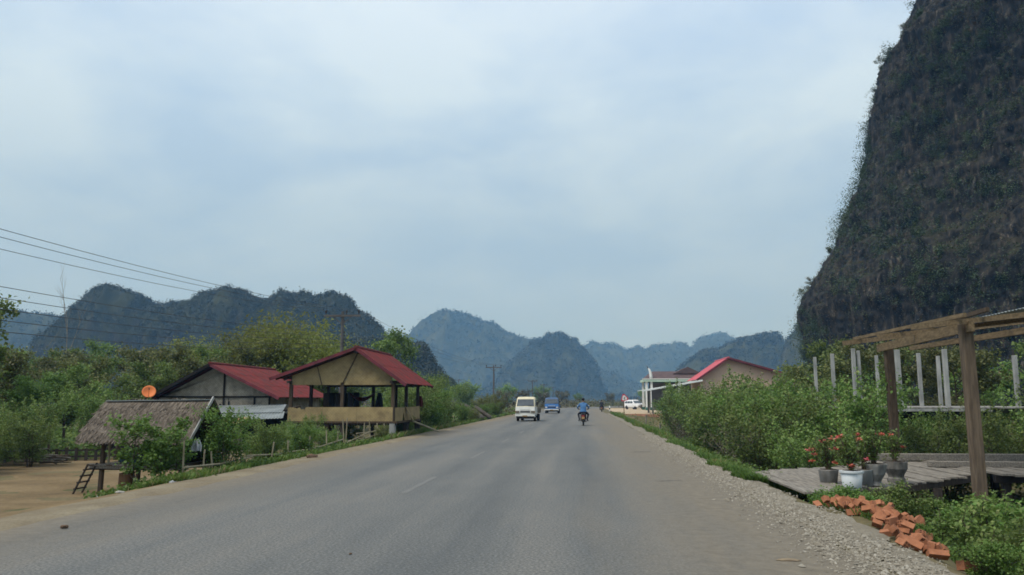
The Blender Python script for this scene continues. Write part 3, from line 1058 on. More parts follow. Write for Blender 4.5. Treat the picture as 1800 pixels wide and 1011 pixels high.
def branchy(seed, H, stems, first, spread, nsub, clump, nleaf, lsize, rad0, droop=0.0, gap=0.2, up=0.35, shape=LEAF4, crownpow=1.0, mat='leaf', bark='bark', low=0.25, wisps=0):
    """a woody plant: stems that fork into limbs and twigs, leaves gathered round the twigs.
    returns (wood mesh, crown mesh)"""
    r_ = random.Random(seed)
    rg = np.random.default_rng(seed)
    wood = MB()
    tips = []
    for s_ in range(stems):
        a0 = 2 * math.pi * (s_ + r_.uniform(-.3, .3)) / max(stems, 1)
        lean = spread * (0.12 if stems == 1 else r_.uniform(0.25, 0.75)) / H
        d = Vector((math.cos(a0) * lean, math.sin(a0) * lean, 1)).normalized()
        hs = H * (0.86 if stems == 1 else r_.uniform(0.62, 0.95))
        p = Vector((math.cos(a0) * 0.1 * (stems > 1), math.sin(a0) * 0.1 * (stems > 1), -0.15))
        pts, rads = [p.copy()], [rad0 * 1.25]
        ns = 7
        for i in range(ns):
            d = (d + Vector((r_.uniform(-.14, .14), r_.uniform(-.14, .14), 0.05))).normalized()
            p = p + d * (hs / ns)
            pts.append(p.copy())
            rads.append(rad0 * (1 - 0.82 * (i + 1) / ns))
        wood.tube(pts, rads, 6)
        limbs = nsub
        for k in range(limbs):
            t = first + (1 - first) * ((k + r_.uniform(0, .8)) / limbs)
            f_ = t * ns
            i = min(int(f_), ns - 1)
            q = pts[i].lerp(pts[i + 1], f_ - i)
            a = a0 + k * 2.4 + r_.uniform(-.5, .5)
            ln = spread * (0.5 + 0.5 * math.sin(math.pi * min(1, 0.25 + 0.75 * (1 - (t - first) / (1 - first + 1e-6)) ** crownpow))) * r_.uniform(0.65, 1.1)
            if stems > 1:
                ln *= 0.62
            e = Vector((math.cos(a), math.sin(a), r_.uniform(0.25, 0.75) - droop)).normalized()
            lp, lr = [q.copy()], [rad0 * 0.42 * (1 - 0.6 * t) + 0.006]
            for j in range(4):
                e = (e + Vector((r_.uniform(-.25, .25), r_.uniform(-.25, .25), r_.uniform(-.05, .22) - droop * 0.6))).normalized()
                q = q + e * ln / 4
                lp.append(q.copy())
                lr.append(lr[0] * (1 - 0.2 * (j + 1)))
                if j >= 1:
                    for b in range(2):
                        tw = (e + Vector((r_.uniform(-1, 1), r_.uniform(-1, 1), r_.uniform(-.35, .7) - droop))).normalized()
                        tl = ln * r_.uniform(0.16, 0.36)
                        tp = q + tw * tl
                        wood.tube([q, q + tw * tl * 0.55 + Vector((0, 0, .02)), tp], [lr[0] * 0.3 + .003, lr[0] * 0.2 + .002, .003], 3, False)
                        tips.append((tp, 1.0))
                        tips.append((q.lerp(tp, 0.5), 0.6))
            wood.tube(lp, lr, 5, False)
            tips.append((lp[-1], 1.1))
        tips.append((pts[-1], 1.0))
    tips = [tp for tp in tips if r_.random() > gap]
    n_each = max(3, int(nleaf / len(tips)))
    P, Tn = [], []
    for tp, w in tips:
        n = max(2, int(n_each * w * r_.uniform(0.5, 1.5)))
        c = clump * r_.uniform(0.6, 1.25)
        o = rg.normal(size=(n, 3)) * np.array([c * 0.55, c * 0.55, c * 0.36])
        o[:, 2] -= droop * c * 0.5
        P.append(np.array(tp)[None] + o)
        tb = r_.uniform(0.15, 0.75)
        Tn.append(np.clip(tb + rg.normal(0, 0.16, n), 0, 1))
    high = [tp for tp, w in tips if tp.z > 0.45 * H]
    for k in range(wisps):
        q = r_.choice(high).copy()
        e = Vector((r_.uniform(-.45, .45), r_.uniform(-.45, .45), 1)).normalized()
        ln = r_.uniform(.18, .36) * H * .6
        wood.tube([q, q + e * ln * .5 + Vector((r_.uniform(-.04, .04), 0, 0)), q + e * ln], [.006, .005, .003], 3, False)
        n = int(ln / .035)
        tt = rg.uniform(0, 1, n)
        P.append(np.array(q)[None] + np.array(e)[None] * (ln * tt)[:, None] + rg.normal(size=(n, 3)) * .035)
        Tn.append(np.clip(rg.normal(.75, .15, n), 0, 1))
    P = np.concatenate(P)
    Tn = np.concatenate(Tn)
    ok = P[:, 2] > low
    V, F, T = leaves(P[ok], lsize, rg, up=up, tint=Tn[ok], shape=shape)
    return wood.mesh('wood', M[bark], smooth=True, fixn=False), np_mesh('crown', V, F, M[mat], T)


LEAF_LONG = np.array([(0, 0, 0), (-0.20, 0.4, 0.05), (0, 1.0, -0.08), (0.20, 0.4, 0.05)])
LEAF_BROAD = np.array([(0, 0, 0), (-0.34, 0.22, 0.08), (-0.38, 0.58, 0.10), (0, 1.0, -0.06), (0.38, 0.58, 0.10), (0.34, 0.22, 0.08)])

PROTO = {}
PROTO['tree_round'] = branchy(1, 6.0, 1, 0.30, 2.5, 13, 0.55, 8500, 0.17, 0.13)
PROTO['tree_tall'] = branchy(2, 7.5, 1, 0.35, 2.2, 14, 0.52, 8500, 0.17, 0.14, mat='leaf')
PROTO['tree_olive'] = branchy(3, 6.5, 1, 0.28, 2.6, 13, 0.62, 8000, 0.17, 0.12, mat='leaf_olive', gap=0.25)
PROTO['tree_sparse'] = branchy(4, 6.5, 1, 0.35, 2.4, 11, 0.5, 3600, 0.17, 0.11, mat='leaf_olive', bark='palebark', gap=0.35)
PROTO['tree_spread'] = branchy(5, 5.5, 1, 0.42, 3.0, 13, 0.6, 8500, 0.18, 0.15, mat='leaf')
PROTO['bush_a'] = branchy(11, 3.2, 7, 0.15, 1.9, 6, 0.36, 9000, 0.09, 0.035, mat='leaf', gap=0.2, low=0.05, wisps=70)
PROTO['bush_b'] = branchy(12, 3.6, 8, 0.12, 2.0, 6, 0.38, 9000, 0.095, 0.035, mat='leaf', gap=0.25, low=0.05, wisps=70)
PROTO['bush_c'] = branchy(13, 2.8, 7, 0.15, 1.8, 6, 0.38, 7500, 0.09, 0.03, mat='leaf_olive', gap=0.25, low=0.05, wisps=60)
PROTO['bush_d'] = branchy(14, 3.4, 6, 0.12, 1.9, 6, 0.36, 8500, 0.095, 0.03, mat='leaf_fresh', gap=0.25, low=0.05, wisps=70)
PROTO['weed'] = branchy(21, 1.15, 9, 0.10, 0.85, 5, 0.18, 6500, 0.058, 0.010, wisps=30, mat='leaf_fresh', gap=0.1, up=0.8, shape=LEAF_BROAD, low=0.02)
PROTO['weed_dark'] = branchy(22, 1.3, 9, 0.10, 0.95, 5, 0.20, 6500, 0.07, 0.010, mat='leaf', gap=0.1, up=0.5, shape=LEAF_LONG * np.array([1.4, 1, 1]), low=0.02, wisps=40)
PROTO['bush_dry'] = branchy(26, 3.0, 9, 0.12, 1.8, 7, 0.34, 2600, 0.08, 0.03, mat='leaf_dry', bark='palebark', gap=0.2, low=0.05, wisps=40)
PROTO['sapling'] = branchy(23, 2.1, 2, 0.22, 1.05, 9, 0.22, 3600, 0.085, 0.03, mat='leaf_fresh', gap=0.1, up=0.6, shape=LEAF_BROAD, low=0.5)
PROTO['far_tree'] = branchy(24, 5.5, 1, 0.06, 2.6, 15, 0.8, 3600, 0.30, 0.12, mat='leaf', gap=0.05)
PROTO['far_tree_dry'] = branchy(25, 4.6, 1, 0.05, 2.5, 15, 0.8, 3000, 0.28, 0.10, mat='leaf_dry', gap=0.05)


def bamboo(seed):
    r_ = random.Random(seed)
    rg = np.random.default_rng(seed)
    wood = MB()
    P = []
    for k in range(46):
        a = r_.uniform(0, 2 * math.pi)
        b = r_.uniform(0, 0.9)
        lean = r_.uniform(0.3, 3.0)
        H = r_.uniform(6.0, 8.6)
        pts = []
        for i in range(9):
            t = i / 8
            pts.append(Vector((math.cos(a) * (b + lean * t ** 2.2), math.sin(a) * (b + lean * t ** 2.2), H * (t - 0.16 * t ** 4 * lean / 2) - 0.2)))
        wood.tube(pts, [0.045 * (1 - 0.85 * i / 8) for i in range(9)], 4, False)
        for i in range(3, 9):
            for j in range(5):
                q = pts[i] + Vector((r_.gauss(0, .45), r_.gauss(0, .45), r_.gauss(0, .35)))
                n = 9
                P.append(np.array(q)[None] + rg.normal(size=(n, 3)) * np.array([.30, .30, .26]))
    P = np.concatenate(P)
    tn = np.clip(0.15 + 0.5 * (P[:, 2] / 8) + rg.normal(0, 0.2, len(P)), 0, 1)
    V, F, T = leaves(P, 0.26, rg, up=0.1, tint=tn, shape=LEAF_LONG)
    return wood.mesh('culms', M['bamboo'], fixn=False), np_mesh('crown', V, F, M['leaf_bamboo'], T)


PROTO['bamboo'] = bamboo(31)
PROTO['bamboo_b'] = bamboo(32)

ORD = ['first', 'second', 'third', 'fourth', 'fifth', 'sixth', 'seventh', 'eighth', 'ninth', 'tenth', 'eleventh', 'twelfth', 'thirteenth', 'fourteenth', 'fifteenth', 'sixteenth', 'seventeenth', 'eighteenth', 'nineteenth', 'twentieth']


def plant(name, proto, loc, scale, rz, label, cat, group, wood='stem', crown='crown'):
    x, y = loc[0], loc[1]
    z = float(gz(x, y)) if len(loc) < 3 else loc[2]
    e = empty(name, (x, y, z), label, cat, group)
    s = scale if isinstance(scale, tuple) else (scale, scale, scale)
    e.scale = s
    e.rotation_euler = (0, 0, rz)
    place_mesh(wood, PROTO[proto][0], e)
    place_mesh(crown, PROTO[proto][1], e)
    return e


# right verge: front row of bushes beside the road, nearest the deck first
front = [(6.6, 24.2, .80, 'bush_a'), (6.0, 27.5, .84, 'bush_b'), (7.4, 29.6, 1.05, 'bush_d'), (6.2, 32.0, .80, 'bush_dry'), (7.4, 35.0, 1.12, 'bush_a'), (6.3, 38.0, .95, 'bush_b'),
         (7.6, 41.5, 1.12, 'bush_d'), (6.7, 45.5, 1.02, 'bush_a'), (7.7, 50.0, 1.15, 'bush_b'), (6.4, 53.0, .9, 'bush_dry'), (7.9, 60.5, 1.2, 'bush_a'), (7.7, 66.5, 1.15, 'bush_d'), (8.5, 73.0, 1.2, 'bush_b'), (9.4, 80.5, 1.1, 'bush_a'), (10.6, 88, 1.05, 'bush_d')]
for i, (x, y, s, pr) in enumerate(front):
    plant('roadside_bush', pr, (x, y), s, rnd.uniform(0, 6), f'{ORD[i]} ' + ('dry twiggy' if pr == 'bush_dry' else 'leafy') + ' roadside bush from the plank deck, in the row beside the gravel shoulder', 'bush', 'bushes in the front row along the gravel shoulder')
back = [(9.6, 29.5, 1.05, 'bush_b'), (10.4, 33, 1.1, 'bush_c'), (9.9, 37.5, 1.3, 'bush_d'), (10.4, 42.5, 1.35, 'bush_a'), (10.8, 48, 1.35, 'bush_b'), (11.2, 54, 1.38, 'bush_a'), (11.7, 61, 1.2, 'bush_d'), (12.2, 69, 1.1, 'bush_b'), (13.6, 78, 1.15, 'bush_a'), (16.5, 86, 1.1, 'bush_b'), (20.5, 88, 1.05, 'bush_a'), (24, 88, 1.2, 'bush_d')]
for i, (x, y, s, pr) in enumerate(back):
    plant('tall_bush', pr, (x, y), s, rnd.uniform(0, 6), f'{ORD[i]} tall green bush from the white posts, behind the front row toward the salmon shop', 'bush', 'taller bushes behind the front row')
# trees between the concrete posts and the cliff
rt = [(13.9, 46, .80, 'tree_olive'), (16.0, 47, .95, 'tree_olive'), (19.5, 45, .9, 'tree_olive'), (22.8, 48, .9, 'tree_round'), (26.5, 46, .85, 'tree_spread'), (17.2, 56, .95, 'tree_tall'), (20.6, 58, .95, 'tree_round'), (25, 58, 1.0, 'tree_olive'), (31, 55, 1.05, 'tree_tall'), (22.5, 70, .95, 'tree_round'), (27, 74, 1.05, 'tree_tall')]
for i, (x, y, s, pr) in enumerate(rt):
    plant('broadleaf_tree', pr, (x, y), s, rnd.uniform(0, 6), f'{ORD[i]} small tree counted rightward, growing behind the bare concrete posts below the cliff', 'tree', 'trees below the cliff behind the concrete posts', 'trunk')
# shrubs under and behind the deck
dk = [(12.2, 28.6, .78, 'bush_b', 'dense dark shrub growing just behind the plank deck'), (14.2, 29.2, .85, 'bush_a', 'shrub behind the deck right of the thick brown post'), (16.2, 28.0, .95, 'bush_b', 'tall dark shrub behind the deck at the right edge of the picture'), (13.2, 32.5, .85, 'bush_d', 'green shrub around the foot of the concrete posts'),
      (17.5, 33, 1.0, 'bush_a', 'big shrub under the rightmost concrete post'), (9.2, 25.6, .55, 'bush_c', 'thin olive shrub behind the flower pots'), (19.5, 31, 1.2, 'bush_b', 'large leafy shrub behind the roof frame on the right')]
for x, y, s, pr, lb in dk:
    plant('garden_shrub', pr, (x, y), s, rnd.uniform(0, 6), lb, 'shrub', 'shrubs behind the plank deck')
# weeds at the near right
wd = [(4.5, 14.9, -0.45, .62, 'weed', 'bright green weed clump in front of the plank ramp'), (5.1, 15.5, -0.6, .56, 'weed', 'bright green weed clump below the white bucket pot'), (5.8, 15.9, -0.75, .75, 'weed_dark', 'bright green weed clump under the deck edge below the stone urns'), (6.5, 16.2, -1.0, .8, 'weed', 'low green weed clump in front of the deck support post'),
      (6.3, 13.7, -1.2, 1.1, 'weed_dark', 'leafy weed bush behind the brick pile'), (7.2, 14.8, -1.3, 1.2, 'weed', 'broad leafy weed bush between bricks and thick post'), (7.2, 12.8, -1.3, 1.15, 'weed_dark', 'dark weed bush right of the brick pile'), (6.0, 11.4, -1.0, 1.05, 'weed_dark', 'leafy weed bush by the last loose bricks'),
      (8.2, 13.8, -1.4, 1.25, 'weed', 'weed bush in front of the thick brown post'), (5.3, 9.9, -0.75, .75, 'weed', 'weed clump spilling over the verge at the bottom right corner'), (6.9, 10.6, -1.25, 1.1, 'weed_dark', 'dark weed bush at the lower right edge'), (8.6, 15.6, -1.4, 1.2, 'weed', 'tall weed at the foot of the thick brown post'),
      (9.4, 14.9, -1.4, 1.25, 'weed_dark', 'dark weed bush at the right picture edge below the deck'), (4.35, 9.3, -0.25, .42, 'weed', 'small weed tuft growing out of the gravel'), (4.55, 11.7, -0.2, .22, 'weed', 'tiny sprig growing among the bricks'), (10.3, 17.5, -1.4, 1.15, 'weed', 'weed bush under the porch floor'), (7.6, 16.8, -1.35, .95, 'weed_dark', 'weed clump in the shade beneath the deck')]
for x, y, z, s, pr, lb in wd:
    plant('weed_bush', pr, (x, y, z), s, rnd.uniform(0, 6), lb, 'weeds', 'weeds on the near right verge')

# left: trees round the yard, counted from the picture's left
lt = [(-25.6, 30.5, .92, 'tree_tall'), (-23.6, 32.5, .55, 'tree_round'), (-28.5, 36, .72, 'tree_olive'), (-25.6, 38, .62, 'tree_round'), (-28.5, 53, .9, 'tree_olive'), (-33, 42, .72, 'tree_tall'), (-29.5, 45, .72, 'tree_olive'), (-26.8, 48, .75, 'tree_round'), (-38, 50, .85, 'tree_round'), (-24.2, 58, .95, 'tree_olive'), (-29.4, 60, .85, 'tree_tall'), (-35, 64, .9, 'tree_olive'), (-42, 62, .85, 'tree_tall'), (-19.2, 63, 1.0, 'tree_round')]
for i, (x, y, s, pr) in enumerate(lt):
    plant('yard_tree', pr, (x, y), s, rnd.uniform(0, 6), f'{ORD[i]} leafy tree, counted back from the dirt yard into the grove', 'tree', 'trees of the grove behind the dirt yard', 'trunk')
yb = [(-19.6, 24.6, .50, 'bush_b'), (-20.6, 26.2, .60, 'bush_a'), (-20.3, 28.2, .55, 'bush_b'), (-22.0, 28.6, .75, 'bush_a'), (-22.4, 31.0, .70, 'bush_b'), (-24.2, 29.2, .9, 'bush_a'), (-24.8, 32.6, .8, 'bush_c'), (-20.9, 34.8, .62, 'bush_b'), (-19.2, 36.6, .62, 'bush_a'), (-22.6, 36.2, .8, 'bush_b')]
for i, (x, y, s, pr) in enumerate(yb):
    plant('yard_shrub', pr, (x, y), s, rnd.uniform(0, 6), f'{ORD[i]} dark shrub from the picture edge along the back of the dirt yard', 'shrub', 'shrubs along the back of the yard')
mt_ = [(-31, 49, .78, 'tree_round', 'round tree filling the gap in the middle of the grove'), (-35.5, 53, .85, 'tree_olive', 'olive tree in the second line of the grove'), (-40, 54, .85, 'tree_round', 'round tree behind the far left of the yard'), (-45, 60, .95, 'tree_olive', 'olive tree at the left picture edge behind the yard'), (-31.5, 55, .8, 'tree_olive', 'olive tree under the middle of the wires'), (-26.2, 53, .78, 'tree_olive', 'olive tree just left of the orange dish'), (-38.5, 66, 1.0, 'tree_olive', 'olive tree under the second hump of the ridge'), (-30.5, 40, .62, 'tree_round', 'small round tree behind the heap of branches'), (-22.5, 62, .95, 'tree_tall', 'tall tree behind the ridge of the grey walled house')]
for x, y, s, pr, lb in mt_:
    plant('grove_tree', pr, (x, y), s, rnd.uniform(0, 6), lb, 'tree', 'trees filling the grove', 'trunk')
lt2 = [(-27.5, 66, 1.15, 'tree_sparse', 'sparse pale tree above the grey walled house'), (-23.2, 70, 1.0, 'tree_sparse', 'sparse olive tree behind the left red roof'), (-38, 76, 1.0, 'tree_olive', 'olive tree at the back of the grove'), (-47, 72, .95, 'tree_round', 'round tree at the far left of the grove'), (-17.5, 72, 1.1, 'tree_tall', 'dark tree behind the power pole'), (-54, 84, 1.1, 'tree_tall', 'tall tree deep in the grove at the left edge'), (-33, 88, 1.15, 'tree_round', 'round crowned tree far behind the red roofs')]
for x, y, s, pr, lb in lt2:
    plant('grove_tree', pr, (x, y), s, rnd.uniform(0, 6), lb, 'tree', 'trees standing behind the houses', 'trunk')
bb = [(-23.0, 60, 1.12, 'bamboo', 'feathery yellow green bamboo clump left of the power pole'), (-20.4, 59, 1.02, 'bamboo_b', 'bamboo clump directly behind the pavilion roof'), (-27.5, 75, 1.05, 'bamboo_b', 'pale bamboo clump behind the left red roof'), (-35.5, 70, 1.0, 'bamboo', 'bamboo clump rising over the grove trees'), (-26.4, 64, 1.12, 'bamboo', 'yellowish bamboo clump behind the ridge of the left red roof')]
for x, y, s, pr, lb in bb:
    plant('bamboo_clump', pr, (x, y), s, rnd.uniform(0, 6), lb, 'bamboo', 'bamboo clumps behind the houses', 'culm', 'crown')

# left roadside
ls = [(-10.45, 18.6, .86, 'sapling', 'leafy sapling standing right in front of the thatched hut'), (-10.0, 19.0, .66, 'sapling', 'young leafy tree pressed against the front of the hut roof'), (-9.62, 20.9, .56, 'bush_d', 'green bush at the gable end of the thatched hut'), (-10.5, 25.6, .40, 'bush_d', 'bush in front of the pale metal shed roof'),
      (-9.7, 24.2, .38, 'bush_b', 'low bush behind the bamboo fence near the hut'), (-9.6, 27.0, .36, 'bush_d', 'low bright bush beside the road before the pavilion'), (-10.6, 28.6, .36, 'bush_b', 'bush between the shed roof and the road'), (-9.8, 30.0, .32, 'bush_a', 'small bush at the road edge below the shed'),
      (-12.3, 31.0, .32, 'bush_b', 'dark bush in front of the black lean-to opening'), (-10.6, 33.5, .30, 'bush_d', 'bush by the leaning poles under the pavilion'), (-12.8, 36.2, .45, 'bush_b', 'bush under the left corner of the pavilion floor'), (-11.6, 39.5, .42, 'bush_d', 'bush growing beneath the middle of the pavilion'),
      (-9.0, 35.5, .25, 'bush_c', 'little scrub plant at the foot of the pavilion corner post'), (-9.4, 41.5, .35, 'bush_d', 'scrub beside the pavilion under the slanting bamboo pole')]
for x, y, s, pr, lb in ls:
    plant('verge_bush', pr, (x, y), s, rnd.uniform(0, 6), lb, 'bush', 'bushes along the left verge')
lm = [(-10.2, 47.5, .92, 'bush_b'), (-9.6, 50, .85, 'bush_d'), (-11.6, 49.5, 1.05, 'bush_a'), (-10.2, 53, .95, 'bush_b'), (-12.5, 55, 1.15, 'bush_a'), (-10.0, 57, .8, 'bush_b'), (-13.0, 61, 1.15, 'bush_b'), (-9.2, 61.5, .5, 'bush_d'), (-9.0, 66, .4, 'bush_c'), (-9.3, 76, .45, 'bush_d'), (-9.0, 82, .5, 'bush_d'), (-10.8, 84, .75, 'bush_c'), (-9.6, 90, .7, 'bush_c'), (-11.5, 95, .9, 'bush_c')]
for i, (x, y, s, pr) in enumerate(lm):
    plant('hedge_bush', pr, (x, y), s, rnd.uniform(0, 6), f'{ORD[i]} green bush past the pavilion along the left road edge', 'bush', 'bushes past the pavilion on the left')
# far trees
ft_ = [(-22, 105, .9, 'far_tree'), (-27, 120, 1.0, 'far_tree'), (-19, 130, .75, 'far_tree'), (-15, 150, .7, 'far_tree_dry'), (-24, 165, .95, 'far_tree'), (-14, 185, .8, 'far_tree_dry'), (-20, 210, 1.0, 'far_tree'), (-11, 225, .8, 'far_tree_dry'), (-7, 260, .95, 'far_tree_dry'), (-15, 290, 1.2, 'far_tree'), (-2, 345, .8, 'far_tree'), (12, 360, .95, 'far_tree_dry'), (27, 350, 1.15, 'far_tree'), (40, 330, 1.0, 'far_tree_dry'), (55, 300, 1.2, 'far_tree'), (33, 235, .8, 'far_tree'), (41, 205, .85, 'far_tree'), (30, 195, .6, 'far_tree_dry'), (22, 180, .5, 'far_tree'), (48, 260, 1.0, 'far_tree')]
for i, (x, y, s, pr) in enumerate(ft_):
    plant('distant_tree', pr, (x, y), s, rnd.uniform(0, 6), f'{ORD[i]} distant tree round the far bend, counted from the left', 'tree', 'small trees around the far bend', 'trunk')
# trees on the skyline of the cliff
for sx, sz, dz, sc, pr, lb in ((75.0, 0, 20.5, .62, 'tree_sparse', 'spindly tree sticking out at the bottom lip of the cliff'), (64.6, 0, 41.8, .45, 'tree_sparse', 'small tree leaning out halfway up the cliff edge'), (57.0, 0, 70.6, .6, 'tree_sparse', 'pale tree on the skyline high up the cliff'), (52.4, 0, 79.0, .5, 'tree_sparse', 'uppermost little tree on the cliff skyline'),
                            (60.4, 0, 57.5, .35, 'tree_sparse', 'tiny shrub tree on the cliff edge above mid height'), (69.5, 0, 30.0, .5, 'tree_olive', 'bushy tree low on the cliff edge'), (73.6, 0, 23.6, .5, 'tree_olive', 'bushy tree on the bulge at the foot of the cliff')):
    th = R(180 - 38) + math.acos(min(1, sx / CD)) - R(90) + R(38) * 0   # tangent side, corrected below
    # tangent point of the sight line from the road
    al = math.asin(sx / CD)
    bear = CB - al
    dist = math.sqrt(CD ** 2 - sx ** 2)
    x, y = dist * math.sin(bear), dist * math.cos(bear)
    dx, dy = x - CCX, y - CCY
    k = (sx - 1.9) / math.hypot(dx, dy)
    plant('cliff_tree', pr, (CCX + dx * k, CCY + dy * k, dz - 0.6), sc * 1.2, rnd.uniform(0, 6), lb, 'tree', 'trees on the cliff skyline', 'trunk')

# bare tree behind the wires
mb = MB()
r_ = random.Random(8)


def bare(p, d, ln, r0, lev):
    pts = [p.copy()]
    rr = [r0]
    n = 5
    for i in range(n):
        d = (d + Vector((r_.uniform(-.12, .12), r_.uniform(-.12, .12), .03))).normalized()
        p = p + d * ln / n
        pts.append(p.copy())
        rr.append(r0 * (1 - .75 * (i + 1) / n))
        if lev > 0 and i >= 1:
            e = (d + Vector((r_.uniform(-1, 1), r_.uniform(-1, 1), r_.uniform(0.1, .6)))).normalized()
            bare(p, e, ln * r_.uniform(.28, .5), r0 * .45, lev - 1)
    mb.tube(pts, rr, 5, False)


bare(Vector((-44.6, 66, -0.8)), Vector((0, 0, 1)), 10.6, .075, 3)
bt = empty('bare_tree', (-44.6, 66, -0.8), 'leafless grey tree standing behind the wires at the left', 'tree')
mb.build('trunk', 'palebark', bt)

# scrub and grass that nobody could count
rg = np.random.default_rng(303)


def scatter_scrub(name, label, mat, n, xr, yr, size, rad, cl, seed, hmax, mask=None):
    rg = np.random.default_rng(seed)
    x = rg.uniform(*xr, n)
    y = yr[0] + (yr[1] - yr[0]) * rg.uniform(0, 1, n) ** 1.4
    d = x - RC - road_shift(y)
    ok = np.abs(d) > 6.3
    if mask is not None:
        ok &= mask(x, y)
    x, y = x[ok], y[ok]
    h = rg.uniform(0.15, 1, len(x)) * hmax * (0.6 + 0.4 * vnoise(x / 9, y / 9, 0 * x, seed))
    b = np.repeat(np.stack([x, y, gz(x, y) + h * 0.5], -1), cl, 0)
    o = rg.normal(size=b.shape) * np.stack([np.full(len(b), rad * .6), np.full(len(b), rad * .6), np.repeat(h * .28, cl)], -1)
    tn = np.clip(np.repeat(rg.uniform(0, 1, len(x)), cl) * .7 + rg.uniform(0, .3, len(b)), 0, 1)
    P = b + o
    P[:, 2] = np.maximum(P[:, 2], gz(P[:, 0], P[:, 1]))
    V, F, T = leaves(P, size, rg, tint=tn)
    return tag(place_mesh(name, np_mesh(name, V, F, M[mat], T)), label, 'undergrowth', kind='stuff')


scatter_scrub('undergrowth', 'tangled green undergrowth among the trees left of the road', 'leaf', 1500, (-75, -11), (44, 170), .26, .8, 22, 401, 1.6, lambda x, y: ~((x > -26) & (x < -8) & (y < 56)))
scatter_scrub('dry_scrub', 'brownish dry scrub left of the road in the distance', 'leaf_dry', 1700, (-70, -4), (85, 330), .3, 1.0, 20, 402, 2.2)
scatter_scrub('valley_scrub', 'dry scrub beyond the far bend of the road', 'leaf_dry', 2600, (-60, 140), (200, 430), .45, 1.6, 20, 403, 3.6)
scatter_scrub('ditch_growth', 'low green growth filling the ditch on the right', 'leaf', 2600, (5.4, 36), (22, 104), .12, .5, 26, 404, 1.1)
scatter_scrub('cliff_foot_growth', 'tangled growth along the foot of the cliff', 'leaf_olive', 1400, (12, 70), (50, 150), .28, 1.2, 24, 405, 2.6, lambda x, y: ~((y > 98) & (x < 36)))
scatter_scrub('grove_floor', 'dark shrubs under the grove behind the yard', 'leaf', 900, (-48, -18), (32, 62), .17, .7, 24, 406, 1.3, lambda x, y: ~((x > -26.5) & (y > 42)))


def grass(name, label, pts, hts, mat, seed, w=0.012):
    rg = np.random.default_rng(seed)
    n = len(pts)
    a = rg.uniform(0, 2 * np.pi, n)
    lean = rg.uniform(0.1, 0.8, n) * hts
    dx, dy = np.cos(a), np.sin(a)
    wx, wy = -dy * w, dx * w
    z0 = gz(pts[:, 0], pts[:, 1])
    b = np.stack([pts[:, 0], pts[:, 1], z0], -1)
    V = np.stack([b + np.stack([-wx, -wy, 0 * z0], -1), b + np.stack([wx, wy, 0 * z0], -1),
                  b + np.stack([dx * lean * .4 + wx * .8, dy * lean * .4 + wy * .8, hts * .65], -1), b + np.stack([dx * lean, dy * lean, hts], -1)], 1)
    F = np.arange(n * 4).reshape(n, 4)
    t = np.clip(rg.normal(.45, .25, n) + 0.35 * vnoise(pts[:, 0] * .8, pts[:, 1] * .8, 0 * a, seed), 0, 1)
    return tag(place_mesh(name, np_mesh(name, V.reshape(-1, 3), F, M[mat], np.repeat(t, 4))), label, 'grass', kind='stuff')


n = 30000
yv = 18 + 90 * rg.uniform(0, 1, n) ** 1.9
lo = 3.66 + 0.5 * fbm(yv * .6, 0 * yv, 0 * yv, 5, 0.6, seed=71)
xv = lo + np.abs(rg.normal(0, 0.8, n))
gk = fbm(xv * .9, yv * .45, 0 * xv, 3, seed=72) > rg.uniform(-.45, .25, n)
xv, yv, n = xv[gk], yv[gk], int(gk.sum())
grass('verge_grass', 'bright green grass strip between gravel shoulder and bushes', np.stack([xv, yv], -1), rg.uniform(.05, .20, n) * (1 + .8 * (yv > 40)), 'grass', 501, .014)
scatter_scrub('verge_weeds', 'low mixed weeds along the left road edge', 'leaf_fresh', 2200, (-10.9, -8.7), (17.5, 100), .085, .3, 26, 407, .75)
scatter_scrub('bank_weeds', 'low mixed weeds on the bank beside the gravel', 'leaf_fresh', 2600, (4.0, 6.4), (19.3, 100), .08, .28, 24, 408, .5)
scatter_scrub('bend_scrub', 'olive scrub band beyond the road end', 'leaf_olive', 900, (-60, 90), (230, 420), .5, 1.6, 18, 409, 2.4)
n = 14000
yv = rg.uniform(7, 15, n)
xv = 3.92 + np.abs(rg.normal(0, 0.8, n))
ok = vnoise(xv * 1.4, yv * 1.4, 0 * xv, 5) > -.1
grass('near_grass', 'grass and weeds growing round the loose bricks', np.stack([xv[ok], yv[ok]], -1), rg.uniform(.04, .17, ok.sum()), 'grass', 502, .009)
n = 24000
yv = 17.2 + 95 * rg.uniform(0, 1, n) ** 1.6
xv = -8.65 - np.abs(rg.normal(0, 0.75, n)) + 0.12 * fbm(yv * 1.3, 0 * yv, 0 * yv, 3)
grass('left_verge_grass', 'green grass and weeds along the left road edge', np.stack([xv, yv], -1), rg.uniform(.05, .22, n) * (1 + .6 * (yv > 35)), 'grass', 503, .014)

# loose stones on the gravel shoulder
n = 30000
yv = 6.5 + 34 * rg.uniform(0, 1, n) ** 1.5
xv = 3.2 + rg.normal(0, 0.32, n)
ok = (xv > 2.2) & (xv < 3.75 + .2 * np.sin(yv * 2.1))
xv, yv = xv[ok], yv[ok]
OCT = np.array([(1, 0, 0), (-1, 0, 0), (0, 1, 0), (0, -1, 0), (0, 0, 1), (0, 0, -.4)])
OF = np.array([(0, 2, 4), (2, 1, 4), (1, 3, 4), (3, 0, 4)])
sz = rg.gamma(2.2, .0042, len(xv)) + .004
sc3 = rg.uniform(.6, 1.3, (len(xv), 1, 3)) * np.array([1, 1, .7])
ang = rg.uniform(0, 6.28, len(xv))
ca, sa = np.cos(ang), np.sin(ang)
O = OCT[None] * sc3 + rg.normal(0, .18, (len(xv), 6, 3))
Ox = O[..., 0] * ca[:, None] - O[..., 1] * sa[:, None]
